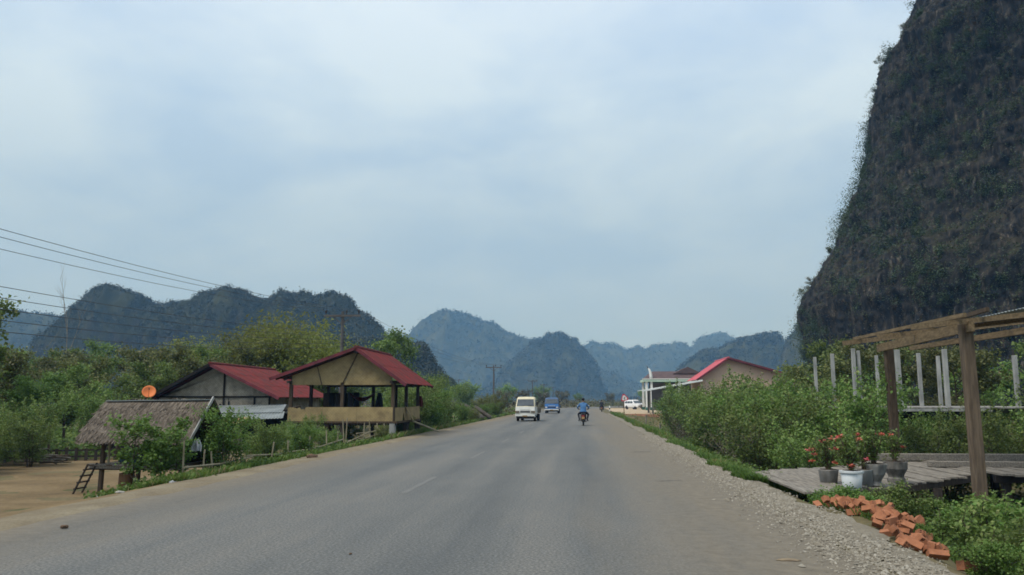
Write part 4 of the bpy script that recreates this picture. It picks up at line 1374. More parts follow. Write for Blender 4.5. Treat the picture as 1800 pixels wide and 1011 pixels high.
Oy = O[..., 0] * sa[:, None] + O[..., 1] * ca[:, None]
V = np.stack([Ox, Oy, O[..., 2]], -1) * sz[:, None, None] + np.stack([xv, yv, np.where(xv < 3.0, 0.004, gz(xv, yv) + .008 + .034 * sstep(5.45, 5.95, xv - RC))], -1)[:, None, :]
F = (np.arange(len(xv)) * 6)[:, None, None] + OF[None]
tag(place_mesh('gravel', np_mesh('gravel', V.reshape(-1, 3), F.reshape(-1, 3), M['gravel'], np.repeat(np.clip(rg.normal(.5, .28, len(xv)), 0, 1), 6))), 'loose pale stones scattered over the right shoulder', 'gravel', kind='stuff')


# ------------------------------------------------------------------ building helpers
def corrugated(parent, name, p0, u, v, nu, nv, mat, pitch=0.2, amp=0.022, lap=0.06, th=0.012, wav=1):
    """corrugated sheets laid over a slope: p0 ridge corner, u along the ridge, v down the slope"""
    p0, u, v = Vector(p0), Vector(u), Vector(v)
    nrm = u.cross(v).normalized()
    if nrm.z < 0:
        nrm = -nrm
    lu, lv = u.length, v.length
    uh, vh = u / lu, v / lv
    w, h = lu / nu, lv / nv
    for i in range(nu):
        for j in range(nv):
            a0, a1 = i * w, (i + 1) * w - 0.004
            b0, b1 = max(0, j * h - lap), (j + 1) * h
            k = max(4, int((a1 - a0) / pitch * 4))
            vs, fs = [], []
            for s in range(k + 1):
                a = a0 + (a1 - a0) * s / k
                hgt = amp * math.sin(2 * math.pi * a / pitch)
                for b, lift in ((b0, 0.0), (b1, 0.016)):
                    for tt in (0, th):
                        vs.append(p0 + uh * a + vh * b + nrm * (hgt + lift + tt + 0.004 * (i % 2)))
            for s in range(k):
                o = 4 * s
                fs += [(o, o + 2, o + 6, o + 4), (o + 1, o + 5, o + 7, o + 3), (o + 2, o + 3, o + 7, o + 6), (o, o + 4, o + 5, o + 1)]
            fs += [(0, 1, 3, 2), (4 * k, 4 * k + 2, 4 * k + 3, 4 * k + 1)]
            MB().add(vs, fs).build(name, mat, parent)


# ------------------------------------------------------------------ open pavilion on stilts
PX0, PX1, PY0, PY1 = -14.15, -9.1, 38.0, 43.8
pav = empty('open_pavilion', (-11.6, 40.9, -0.5), 'open stilt pavilion with red roof and yellow woven bamboo railing', 'pavilion')
for i, x in enumerate((PX0, -11.6, PX1)):
    for j, y in enumerate((PY0, 40.9, PY1)):
        if i == 1 and j == 1:
            continue
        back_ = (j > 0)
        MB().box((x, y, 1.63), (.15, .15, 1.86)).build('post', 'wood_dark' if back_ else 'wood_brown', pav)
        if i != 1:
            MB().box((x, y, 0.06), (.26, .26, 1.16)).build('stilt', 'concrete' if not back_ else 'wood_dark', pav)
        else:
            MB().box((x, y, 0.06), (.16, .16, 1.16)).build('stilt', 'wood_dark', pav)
for x in (-13.2, -10.3):
    MB().box((x, PY1 - .02, 1.63), (.12, .12, 1.86)).build('post', 'wood_dark', pav)
    MB().box((x, 41.5, 0.06), (.2, .2, 1.16)).build('stilt', 'wood_dark', pav)
for k in range(16):
    x = PX0 - .1 + (k + .5) * (PX1 - PX0 + .2) / 16
    MB().box((x, 40.9, 0.69), (.31, PY1 - PY0 + .3, .035)).build('floor_board', 'wood_brown', pav)
for y in (PY0 + .02, PY1 - .02, 40.9):
    MB().box((-11.6, y, 0.60), (PX1 - PX0 + .35, .12, .14)).build('floor_beam', 'wood_dark', pav)
# railing mats, the front one in three lengths with a torn corner
for x0, x1 in ((PX0 - .1, -12.55), (-12.54, -10.85), (-10.84, PX1 + .02)):
    if x0 < -13:
        n = 20
        poly = [(x0, PY0 - .10, .70), (x1, PY0 - .10, .70), (x1, PY0 - .10, 1.38)]
        poly += [(-13.35, PY0 - .10, 1.38), (-13.43, PY0 - .10, 1.24), (-13.5, PY0 - .10, 1.29), (-13.58, PY0 - .10, 1.25), (-13.66, PY0 - .10, 1.37), (-13.8, PY0 - .1, 1.31), (-13.95, PY0 - .1, 1.36), (x0, PY0 - .10, 1.37)]
        MB().prism(poly, (0, .02, 0)).build('railing_mat', 'mat_yellow', pav)
    else:
        MB().box(((x0 + x1) / 2, PY0 - .09, 1.04), (x1 - x0, .02, .68)).build('railing_mat', 'mat_yellow', pav)
# road side mat with a hole and a flap hanging out
poly = [(PX1 + .1, PY0 + .02, .70), (PX1 + .1, 39.6, .70), (PX1 + .1, 39.75, 1.0), (PX1 + .1, 39.95, 1.12), (PX1 + .1, 40.1, .70), (PX1 + .1, PY1, .72), (PX1 + .1, PY1, 1.40), (PX1 + .1, 41.2, 1.36), (PX1 + .1, PY0 + .02, 1.36)]
MB().prism(poly, (.02, 0, 0)).build('railing_mat', 'mat_yellow', pav)
MB().prism([(PX1 + .14, 40.0, 1.42), (PX1 + .14, 40.5, 1.3), (PX1 + .4, 40.9, .72), (PX1 + .42, 40.55, .72)], (.02, 0, 0)).build('torn_flap', 'mat_yellow', pav)
MB().box((-11.6, PY1 + .06, 1.0), (PX1 - PX0, .03, .5)).build('railing_mat', 'mat_yellow', pav)
MB().box((-11.6, PY0 - .12, .665), (PX1 - PX0 + .4, .05, .09)).build('edge_beam', 'wood_brown', pav)
MB().box((PX1 + .14, 40.9, .655), (.06, PY1 - PY0, .09)).build('edge_beam', 'wood_brown', pav)
# roof frame and gable
RXr, RZr = -10.85, 4.22
MB().box((-11.6, PY0, 2.50), (PX1 - PX0 + .2, .12, .13)).build('tie_beam', 'wood_dark', pav)
MB().box((-11.6, PY1, 2.50), (PX1 - PX0 + .2, .12, .13)).build('tie_beam', 'wood_dark', pav)
for x in (PX0, PX1):
    MB().box((x, 40.9, 2.58), (.12, PY1 - PY0 + 1.0, .13)).build('wall_plate', 'wood_dark', pav)
MB().box((RXr, 40.9, 4.02), (.12, PY1 - PY0 + 1.0, .13)).build('ridge_beam', 'wood_dark', pav)
# gable mat in three sheets
gy = PY0 - .075
zl = lambda x: RZr - .17 - (RXr - x) * .355
zr = lambda x: RZr - .17 - (x - RXr) * .735
MB().prism([(PX0 + .05, gy, 2.44), (-12.6, gy, 2.44), (-12.85, gy, zl(-12.85)), (PX0 + .05, gy, zl(PX0 + .05))], (0, .02, 0)).build('gable_mat', 'mat_yellow', pav)
MB().prism([(-12.59, gy, 2.44), (-11.55, gy, 2.44), (RXr - .03, gy, zl(RXr)), (-12.84, gy, zl(-12.84))], (0, .02, 0)).build('gable_mat', 'mat_yellow', pav)
MB().prism([(-11.53, gy, 2.44), (PX1 - .1, gy, 2.44), (PX1 - .1, gy, max(2.5, zr(PX1 - .1))), (RXr, gy, zr(RXr))], (0, .02, 0)).build('gable_mat', 'mat_yellow', pav)
MB().beam((-11.6, gy - .03, 2.46), (RXr, gy - .03, 4.0), .05, .04).build('gable_batten', 'wood_brown', pav)
MB().beam((-12.6, gy - .03, 2.46), (-12.85, gy - .03, zl(-12.85)), .04, .03).build('gable_batten', 'wood_brown', pav)
# roof
RY0, RY1 = 37.45, 44.35
roof = empty('roof', (0, 0, 0))
roof.parent = pav
roof.location = Vector((-10.85, 40.9, 4.2)) - pav.location
corrugated(roof, 'roof_sheet', (RXr, RY0, RZr), (0, RY1 - RY0, 0), (-4.15, 0, -1.46), 7, 3, 'red_roof', pitch=.18)
corrugated(roof, 'roof_sheet', (RXr, RY0, RZr), (0, RY1 - RY0, 0), (2.45, 0, -1.74), 7, 2, 'red_roof', pitch=.18)
MB().tube([(RXr, RY0 - .05, RZr + .02), (RXr, RY1 + .05, RZr + .02)], .085, 8).build('ridge_cap', 'red_roof', roof)
for y in (RY0 - .02, RY1 + .02):
    MB().beam((RXr + .02, y, RZr - .03), (RXr - 4.2, y, RZr - 1.51), .03, .15).build('barge_board', 'red_edge', roof)
    MB().beam((RXr - .02, y, RZr - .03), (RXr + 2.5, y, RZr - 1.81), .03, .15).build('barge_board', 'red_edge', roof)
for k in range(7):
    y = RY0 + .3 + k * (RY1 - RY0 - .6) / 6
    MB().beam((RXr, y, RZr - .10), (RXr - 4.0, y, RZr - 1.51), .05, .08).build('rafter', 'wood_dark', roof)
    MB().beam((RXr, y, RZr - .10), (RXr + 2.35, y, RZr - 1.78), .05, .08).build('rafter', 'wood_dark', roof)

# things hanging in and around the pavilion
h = empty('hammock', (-11.6, 41.2, 1.6), 'dark red hammock slung between the pavilion posts', 'hammock')
vs, fs = [], []
for i in range(11):
    t = i / 10
    x = -12.2 + 1.35 * t
    zc = 2.10 - .42 * math.sin(math.pi * t) ** .8
    wv = .05 + .28 * math.sin(math.pi * t)
    for s, dz in ((-1, .16), (-.5, .02), (0, -.04), (.5, .02), (1, .16)):
        vs.append((x, 41.2 + s * wv, zc + dz * math.sin(math.pi * t)))
fs = [(5 * i + k, 5 * i + k + 1, 5 * i + k + 6, 5 * i + k + 5) for i in range(10) for k in range(4)]
hm = MB().add(vs, fs).build('cloth', 'redcloth', h)
hm.modifiers.new('thick', 'SOLIDIFY').thickness = .012
MB().tube([(-13.1, 41.2, 2.42), (-12.2, 41.2, 2.10)], .01, 4).tube([(-10.85, 41.2, 2.10), (-9.2, 41.2, 2.45)], .01, 4).build('rope', 'wood_dark', h)


def hanging_cloth(name, label, cat, x, y, z0, z1, w, mat, seed):
    r_ = random.Random(seed)
    vs, fs = [], []
    for i in range(9):
        t = i / 8
        for k in range(7):
            s = k / 6 - .5
            wv = w * (.35 + .65 * min(1, t * 1.6))
            vs.append((x + s * wv, y + .05 * math.sin(k * 2.3 + t * 2), z1 + (z0 - z1) * t + .02 * math.sin(k * 1.7)))
    fs = [(7 * i + k, 7 * i + k + 1, 7 * i + k + 8, 7 * i + k + 7) for i in range(8) for k in range(6)]
    o = MB().add(vs, fs).build(name, mat)
    o.modifiers.new('thick', 'SOLIDIFY').thickness = .015
    return tag(o, label, cat)


hanging_cloth('hanging_shirt', 'dark shirt hanging from a pavilion post', 'shirt', -10.55, 41.0, 1.15, 2.1, .42, 'darkcloth', 1)
hanging_cloth('hanging_towel', 'reddish cloth draped on the far pavilion post by the road', 'cloth', -9.0, 43.95, 1.35, 1.95, .35, 'redcloth', 2)
# dark board partition at the left of the pavilion
pt_ = empty('board_screen', (-13.7, 43.0, 0.72), 'dark boarded screen standing at the back left of the pavilion', 'screen')
for k in range(6):
    MB().box((-14.0 + k * .34, 42.9, 1.6 + .0), (.32, .03, 1.0 + .02 * (k % 3))).build('board', 'wood_black' if k % 2 else 'wood_dark', pt_)
# slanting bamboo pole
tag(MB().tube([(-9.25, 41.3, .80), (-8.5, 42.2, .42), (-7.75, 43.05, .03)], [.05, .05, .045], 8).build('bamboo_pole', 'bamboo'), 'long pale bamboo pole slanting from the pavilion to the road edge', 'pole')

# ------------------------------------------------------------------ grey walled house
HX, HY0, HY1 = -20.9, 44.0, 52.4
HZ = -0.75
house = empty('woven_wall_house', (HX, 48, HZ), 'low house with stained grey woven walls and dark red roof', 'house')
WL, WR = -24.2, -17.6
AP = 3.74
rl = lambda x: AP - .18 - (HX - x) * .535 if x < HX else AP - .18 - (x - HX) * .47
MB().box(((WL + -20.05) / 2, HY0 + .05, .56), (-20.06 - WL, .05, 2.62)).build('wall_panel', 'mat_grey', house)
MB().box(((-20.03 + -18.5) / 2, HY0 + .05, .56), (1.5, .05, 2.62)).build('wall_panel', 'mat_grey', house)
MB().box(((-18.48 + WR) / 2, HY0 + .05, .56), (WR + 18.47, .05, 2.62)).build('wall_panel', 'mat_grey', house)
MB().prism([(WL, HY0 + .03, 1.91), (-20.32, HY0 + .03, 1.91), (-20.32, HY0 + .03, rl(-20.32)), (HX, HY0 + .03, rl(HX)), (WL, HY0 + .03, rl(WL))], (0, .05, 0)).build('gable_panel', 'mat_grey', house)
MB().prism([(-20.28, HY0 + .03, 1.91), (WR, HY0 + .03, 1.91), (WR, HY0 + .03, rl(WR)), (-20.28, HY0 + .03, rl(-20.28))], (0, .05, 0)).build('gable_panel', 'mat_grey', house)
for x in (WL, WR):
    MB().box((x, 48.2, .6), (.05, HY1 - HY0, 2.7)).build('side_wall', 'mat_grey', house)
MB().box((HX - .05, HY1 - .05, .6), (6.5, .05, 2.7)).build('rear_wall', 'mat_grey', house)
MB().box(((WL + WR) / 2, HY0 - .02, 1.90), (WR - WL + .2, .06, .09)).build('wall_beam', 'wood_black', house)
for x, z0, z1 in ((-20.30, .6, 3.3), (-18.49, .6, 1.86), (-20.04, -.7, .6), (WL + .02, -.75, 1.85), (WR - .02, -.75, 1.85)):
    MB().box((x, HY0 - .025, (z0 + z1) / 2), (.09, .06, z1 - z0)).build('wall_post', 'wood_black', house)
for x, z in ((-20.5, 1.4), (-19.2, 1.25), (-18.9, 1.3), (-20.0, 1.55)):
    MB().box((x, HY0 - .01, z), (.08, .06, .2)).build('vent_slot', 'wood_black', house)
hroof = empty('roof', (0, 0, 0))
hroof.parent = house
hroof.location = Vector((HX, 48, AP)) - house.location
corrugated(hroof, 'roof_sheet', (HX, HY0 - .7, AP), (0, HY1 - HY0 + 1.2, 0), (4.05, 0, -1.88), 8, 3, 'red_roof', pitch=.2)
corrugated(hroof, 'roof_sheet', (HX, HY0 - .7, AP), (0, HY1 - HY0 + 1.2, 0), (-3.75, 0, -2.02), 8, 3, 'red_roof', pitch=.2)
MB().tube([(HX, HY0 - .75, AP + .03), (HX, HY1 + .55, AP + .03)], .09, 8).build('ridge_cap', 'red_roof', hroof)
MB().beam((HX, HY0 - .73, AP - .04), (HX - 3.8, HY0 - .73, AP - 2.07), .04, .17).build('barge_board', 'wood_black', hroof)
MB().beam((HX, HY0 - .73, AP - .04), (HX + 4.1, HY0 - .73, AP - 1.93), .04, .17).build('barge_board', 'red_edge', hroof)
for k in range(6):
    y = HY0 - .5 + k * 1.75
    MB().beam((HX, y, AP - .1), (HX - 3.6, y, AP - 2.02), .05, .09).build('rafter', 'wood_black', hroof)
    MB().beam((HX, y, AP - .1), (HX + 3.9, y, AP - 1.90), .05, .09).build('rafter', 'wood_black', hroof)

# lean-to shed with zinc sheets in front of the house
shed = empty('lean_to_shed', (-17.8, 41, -0.7), 'open lean-to shed with pale zinc roof and rusty edge', 'shed')
corrugated(shed, 'zinc_sheet', (-20.5, 43.9, 1.42), (4.0, -.2, .05), (.75, -2.6, -.42), 4, 1, 'zinc', pitch=.16, amp=.014)
corrugated(shed, 'zinc_sheet', (-19.7, 41.3, .97), (3.9, .3, .14), (.65, -1.9, -.33), 4, 1, 'zinc', pitch=.16, amp=.014)
corrugated(shed, 'rusty_sheet', (-18.95, 39.45, .62), (1.9, .55, .25), (.45, -1.2, -.30), 2, 1, 'rusty', pitch=.16, amp=.014)
MB().beam((-18.4, 38.3, .24), (-15.7, 43.6, 1.36), .09, .11).build('edge_beam', 'wood_brown', shed)
for x, y, z in ((-18.3, 38.6, .3), (-16.9, 41.3, .85), (-15.8, 43.4, 1.3), (-20.3, 43.6, 1.3)):
    MB().box((x, y, (z - .8) / 2), (.12, .12, z + .8)).build('post', 'wood_dark', shed)
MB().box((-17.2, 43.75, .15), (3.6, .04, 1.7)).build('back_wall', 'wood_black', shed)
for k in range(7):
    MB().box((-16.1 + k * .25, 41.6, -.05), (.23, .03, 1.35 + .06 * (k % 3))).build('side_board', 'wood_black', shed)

# satellite dish by the house eave
dish = empty('satellite_dish', (-24.1, 43.0, -0.7), 'round orange satellite dish at the eave of the grey walled house', 'satellite dish')
vs, fs = [(0, 0, 0)], []
nr, na = 5, 20
for i in range(1, nr + 1):
    rr = .36 * i / nr
    for k in range(na):
        a = 2 * math.pi * k / na
        vs.append((rr * math.cos(a), rr * math.sin(a), .09 * (i / nr) ** 2))
fs = [(0, 1 + k, 1 + (k + 1) % na) for k in range(na)]
for i in range(nr - 1):
    for k in range(na):
        o = 1 + i * na
        fs.append((o + k, o + na + k, o + na + (k + 1) % na, o + (k + 1) % na))
mt = Vector((.45, -.80, .40)).to_track_quat('Z', 'Y').to_matrix()
dc = Vector((-24.12, 42.85, 2.16))
db = MB().add([dc + mt @ Vector(v) for v in vs], fs).build('reflector', 'dish', dish, True)
db.modifiers.new('thick', 'SOLIDIFY').thickness = .015
fpnt = dc + mt @ Vector((0, 0, .42))
MB().beam(dc + mt @ Vector((0, -.33, .08)), fpnt, .02, .02).build('feed_arm', 'dark_metal', dish)
MB().beam(fpnt, fpnt + mt @ Vector((0, 0, .08)), .06, .06).build('receiver', 'dark_metal', dish)
MB().tube([(-24.15, 43.0, -.75), (-24.15, 43.0, 2.1)], .03, 8).build('mast', 'dark_metal', dish)

# ------------------------------------------------------------------ thatched hut
UX0, UX1 = -13.15, -10.0
hut = empty('thatched_hut', (-11.6, 21, -0.7), 'small open stilt hut with shaggy grey thatched roof', 'hut')
for x in (-12.5, -10.35):
    for y in (20.15, 21.9):
        MB().tube([(x, y, -.85), (x + .02, y, .3), (x, y + .02, .84)], [.07, .065, .055], 7).build('post', 'wood_brown', hut)
MB().tube([(-12.3, 20.1, .05), (-12.28, 20.1, .82)], .035, 6).build('post', 'bamboo', hut)
for y in (20.1, 21.0, 21.95):
    MB().beam((-12.75, y, -.03), (-10.2, y, -.03), .08, .1).build('floor_beam', 'wood_dark', hut)
for k in range(16):
    MB().box((-12.68 + k * .162, 21.0, .045), (.145, 2.05, .025)).build('floor_slat', 'wood_grey' if k % 3 else 'wood_brown', hut)
MB().beam((-12.78, 20.04, .02), (-10.1, 20.04, .0), .05, .12).build('edge_board', 'wood_grey', hut)
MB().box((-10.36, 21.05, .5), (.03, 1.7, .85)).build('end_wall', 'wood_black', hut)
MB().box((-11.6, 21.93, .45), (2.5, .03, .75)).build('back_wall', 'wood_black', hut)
for y in (20.15, 21.9):
    MB().tube([(-12.85, y, .80), (-10.1, y, .80)], .04, 6).build('wall_plate', 'wood_dark', hut)
RZ, RY = 1.66, 21.0
troof = empty('thatch_roof', (0, 0, 0))
troof.parent = hut
troof.location = Vector((-11.6, 21, 1.6)) - hut.location
MB().tube([(-12.95, RY, RZ - .07), (-9.98, RY, RZ - .03)], .04, 6).build('ridge_pole', 'wood_dark', troof)
rg = np.random.default_rng(900)
for side in (-1, 1):
    sv_ = Vector((0, side * 1.15, -.93))
    sl = sv_.length
    sh_ = sv_ / sl
    nr_ = Vector((0, side * .93, 1.15)).normalized()
    MB().prism([Vector((-12.98, RY, RZ - .03)), Vector((-10.05, RY, RZ)), Vector((-10.05, RY, RZ)) + sv_ * .97, Vector((-12.98, RY, RZ - .03)) + sv_ * .97], nr_ * -.05).build('thatch_base', 'wood_brown', troof)
    for c in range(6):
        n = 1500
        t0 = c / 6 * .88
        a = rg.uniform(0, 1, n)
        x0 = -13.02 + a * 3.0 + .03 * np.sin(c * 2.7)
        ln = rg.uniform(.30, .46, n) * (1 + .25 * (c == 5))
        ts = t0 * sl + rg.uniform(-.11, .11, n) + .03 * np.sin(a * 17 + c)
        lift0 = .018 + rg.uniform(0, .02, n)
        lift1 = .03 + rg.uniform(0, .035, n)
        skew = rg.normal(0, .035, n)
        S0 = np.stack([x0, RY + sh_.y * ts + nr_.y * lift0, RZ - .03 + .03 * a + sh_.z * ts + nr_.z * lift0], -1)
        t1 = ts + ln
        S1 = np.stack([x0 + skew, RY + sh_.y * t1 + nr_.y * lift1, RZ - .03 + .03 * a + sh_.z * t1 + nr_.z * lift1], -1)
        w_ = rg.uniform(.008, .018, n)[:, None] * np.array([[1, 0, 0]])
        tw = rg.normal(0, .006, (n, 1)) * np.array([[0, nr_.y, nr_.z]])
        V = np.stack([S0 - w_, S0 + w_, S1 + w_ * .6 + tw, S1 - w_ * .6 - tw], 1).reshape(-1, 3)
        off_ = hut.location + troof.location
        tn = np.clip(rg.normal(.45 + .10 * math.sin(c * 2.2), .24, n) + .12 * np.sin(a * 11 + c * 3), 0, 1)
        o = place_mesh('thatch_course', np_mesh('thatch_course', V - np.array(off_), np.arange(4 * n).reshape(n, 4), M['straw'], np.repeat(tn, 4)), troof)
MB().box((-11.5, RY, RZ + .045), (2.98, .16, .022), ry=-.012).build('ridge_strip', 'zinc', troof)
MB().beam((-9.97, RY - .02, RZ + .12), (-9.97, RY - 1.22, RZ - .98), .03, .085).build('barge_board', 'concrete', troof)
MB().beam((-9.97, RY + .02, RZ + .05), (-9.97, RY + 1.1, RZ - .95), .03, .07).build('barge_board', 'wood_dark', troof)

ld = empty('ladder', (-12.8, 19.8, -0.7), 'short wooden ladder leaning on the thatched hut floor', 'ladder')
for y in (19.62, 20.0):
    MB().tube([(-12.95, y, -.78), (-12.55, y + .02, .1)], .028, 6).build('rail', 'wood_dark', ld)
for k in range(5):
    t = .12 + k * .18
    MB().tube([(-12.95 + .40 * t, 19.56, -.78 + .88 * t), (-12.95 + .40 * t, 20.06, -.78 + .88 * t)], .022, 6).build('rung', 'wood_dark', ld)
# clay jar and drum under the hut
tag(MB().lathe([(.14, -.74), (.17, -.70), (.185, -.45), (.17, -.22), (.18, -.2)], (-12.05, 20.55, 0), 14).build('rusty_drum', 'rusty', None, True), 'rusty drum standing under the hut floor', 'drum')
lg = tag(MB().tube([(-11.7, 20.6, -.66), (-10.5, 20.9, -.64)], [.08, .07], 8).build('log', 'wood_dark'), 'dark log lying in the shade under the hut', 'log')
bund = MB()
for k in range(4):
    bund.lathe([(.02, 0), (.13, .03), (.15, .1), (.12, .2), (.03, .24)], (-12.1 + .22 * k, 20.5 + .1 * (k % 2), .06), 10)
tag(bund.build('cloth_bundle', 'blue_cloth', None, True), 'dark blue bundle of cloth lying on the hut floor', 'bundle')
hanging_cloth('hanging_bag', 'pale plastic bag hanging off the hut gable', 'bag', -9.85, 19.9, .42, .72, .28, 'pale_cloth', 5)

# ------------------------------------------------------------------ bamboo fence along the left verge
fence = empty('bamboo_fence', (-9.3, 26, -0.4), 'rickety fence of bamboo stakes and sagging rails by the left verge', 'fence')
r_ = random.Random(44)
stakes = [(-9.55, 18.7, .62), (-9.45, 19.5, .35), (-9.5, 20.2, .28), (-9.5, 21.0, .30), (-9.45, 21.8, .55), (-9.35, 23.6, .32), (-9.4, 25.2, .3), (-9.35, 27.0, .35), (-9.3, 28.8, .45), (-9.4, 30.4, .40), (-9.5, 31.6, .85), (-9.7, 32.4, .95), (-9.3, 33.6, .6), (-9.35, 35.0, .7), (-9.4, 36.2, .55), (-9.2, 37.0, .45)]
for x, y, h in stakes:
    z = float(gz(x, y))
    MB().tube([(x, y, z - .1), (x + r_.uniform(-.08, .08), y + r_.uniform(-.1, .1), z + h + .35)], [.028, .022], 6).build('stake', 'bamboo', fence)
for y0, y1, h0, h1 in ((18.5, 22.2, .32, .34), (18.9, 22.8, .16, .2), (22.0, 26.4, .38, .28), (25.8, 30.8, .25, .42), (28.2, 34.6, .05, .55), (31.5, 37.2, .3, .42), (33.0, 37.4, .55, .62), (23.2, 28.2, .1, .2)):
    z0, z1 = float(gz(-9.4, y0)), float(gz(-9.4, y1))
    MB().tube([(-9.42, y0, z0 + h0), (-9.36, (y0 + y1) / 2, (z0 + z1) / 2 + (h0 + h1) / 2 - .05), (-9.32, y1, z1 + h1)], [.03, .027, .022], 6).build('rail', 'bamboo', fence)

# things at the back of the yard
yf = empty('board_fence', (-22, 31.5, -0.7), 'board fence at the back of the dirt yard, coloured dark for the shadow there', 'fence')
for k in range(22):
    x = -26.2 + k * .33
    y = 29.0 + k * .14
    z = float(gz(x, y))
    MB().box((x, y, z + .22), (.12, .03, .5 + .2 * r_.random()), rz=.4).build('shadow_picket', 'wood_dark', yf)  # dark colour paints in the shadow at the yard's back
    if k % 7 == 0:
        MB().tube([(x, y + .1, z - .1), (x, y + .1, z + 1.5)], .05, 6).build('fence_post', 'wood_brown', yf)
for h_ in (.15, .4):
    MB().beam((-26.2, 29.06, -.75 + h_), (-19.1, 32.05, -.7 + h_), .04, .07).build('fence_rail', 'wood_dark', yf)
wp = empty('firewood_heap', (-20.6, 29.3, -0.72), 'heap of thin grey branches at the back of the yard', 'firewood')
for k in range(26):
    a = r_.uniform(-.5, .5)
    x, y, z = -20.6 + r_.gauss(0, .35), 29.3 + r_.gauss(0, .25), -.68 + abs(r_.gauss(0, .22))
    l_ = r_.uniform(.5, 1.1)
    MB().tube([(x - l_ * math.cos(a), y - l_ * math.sin(a), z + r_.uniform(-.1, .25)), (x + l_ * math.cos(a), y + l_ * math.sin(a), z)], [.03, .02], 5).build('branch', 'palebark' if k % 2 else 'wood_brown', wp)
bs = empty('tree_shade_shed', (-19.0, 33.4, -0.7), 'low black plank shed added for the darkness under the trees behind the hut', 'shed')  # added shed, its black boards stand in for the dark under the trees
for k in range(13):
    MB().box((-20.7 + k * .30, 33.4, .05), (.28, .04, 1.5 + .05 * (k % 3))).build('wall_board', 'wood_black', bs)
MB().box((-18.9, 33.9, .95), (4.4, 1.9, .06), rx=-.18).build('roof_sheet', 'wood_dark', bs)
for x in (-20.8, -17.0):
    MB().box((x, 34.6, .1), (.1, .1, 1.7)).build('post', 'wood_dark', bs)

# two low thatched stalls farther along
for q, (x, y, sc, lb) in enumerate(((-10.4, 69, 1.0, 'low thatched roadside stall before the second power pole'), (-10.0, 73.5, .85, 'lower thatched stall beside the foot of the second pole'))):
    st = empty('thatched_stall', (x, y, -0.45), lb, 'stall', 'thatched stalls by the far left verge')
    for sx in (-1, 1):
        for sy in (-1, 1):
            MB().tube([(x + sx * 1.2 * sc, y + sy * 1.0 * sc, -.6), (x + sx * 1.2 * sc, y + sy * 1.0 * sc, .6)], .05, 6).build('post', 'wood_dark', st)
    rg = np.random.default_rng(950 + q)
    tr_ = empty('thatch_roof', (0, 0, 0))
    tr_.parent = st
    for side in (-1, 1):
        V_ = []
        n = 1600
        a = rg.uniform(-1, 1, n)
        t = rg.uniform(0, 1, n)
        ln = rg.uniform(.3, .5, n)
        L0 = np.stack([x + side * t * 1.45 * sc, y + a * 1.7 * sc, 1.42 * sc - t * 1.0 * sc + rg.uniform(0, .05, n)], -1)
        L1 = L0 + np.stack([side * ln * .8, rg.normal(0, .04, n), -ln * .55 + .03], -1)
        w_ = np.array([[0, .025, 0]])
        V = np.stack([L0 - w_, L0 + w_, L1 + w_, L1 - w_], 1).reshape(-1, 3) - np.array(st.location)
        tn = np.clip(rg.normal(.62, .2, n), 0, 1)
        place_mesh('thatch', np_mesh('thatch', V, np.arange(4 * n).reshape(n, 4), M['straw'], np.repeat(tn, 4)), tr_)
        MB().prism([(x, y - 1.7 * sc, 1.40 * sc), (x, y + 1.7 * sc, 1.40 * sc), (x + side * 1.7 * sc, y + 1.7 * sc, .22 * sc), (x + side * 1.7 * sc, y - 1.7 * sc, .22 * sc)], (0, 0, -.05)).build('roof_base', 'wood_brown', tr_)

# ------------------------------------------------------------------ power line
poles = [(-15.38, 50.0, 7.4, 'tall power pole with crossarm behind the red roofed pavilion'), (-13.15, 118.0, 6.85, 'slim power pole with crossarm just left of the white truck'), (-12.9, 205.0, 6.9, 'distant power pole above the white truck'), (-13.4, 275.0, 7.3, 'distant power pole between the two trucks'), (-12.4, 335.0, 7.4, 'farthest power pole near the road end'), (-40.5, 260.0, 8.6, 'faint far power pole left of the road bushes')]
for i, (x, y, zt, lb) in enumerate(poles):
    e = empty('power_pole', (x, y, float(gz(x, y))), lb, 'power pole', 'power poles along the left side')
    zb = float(gz(x, y)) - .3
    MB().tube([(x, y, zb), (x, y, zt)], [.15, .10], 8).build('shaft', 'pole_conc', e)
    MB().box((x, y - .12, zt - .30), (2.4, .10, .13)).build('crossarm', 'pole_conc', e)
    for dx in (-1.08, .28, 1.08):
        MB().lathe([(.03, -.24), (.03, -.14), (.075, -.12), (.06, -.05), (.075, -.02), (.05, .06), (.02, .08)], (x + dx, y - .12, zt), 8).build('insulator', 'dark_metal', e)
    MB().beam((x - .62, y - .07, zt - .34), (x, y - .12, zt - .85), .04, .05).beam((x + .62, y - .07, zt - .34), (x, y - .12, zt - .85), .04, .05).build('brace', 'pole_conc', e)
    for k in range(5):
        MB().lathe([(.03, -.05), (.05, 0), (.03, .05)], (x + .13, y, zt - 1.35 - .22 * k), 6).build('spool', 'dark_metal', e)


def wire(name, lb, a, b, sag, grp, r=.011):
    a, b = Vector(a), Vector(b)
    pts = [a.lerp(b, t / 24) - Vector((0, 0, sag * 4 * (t / 24) * (1 - t / 24))) for t in range(25)]
    return tag(MB().tube(pts, r, 4, False).build(name, 'wire'), lb, 'wire', grp)


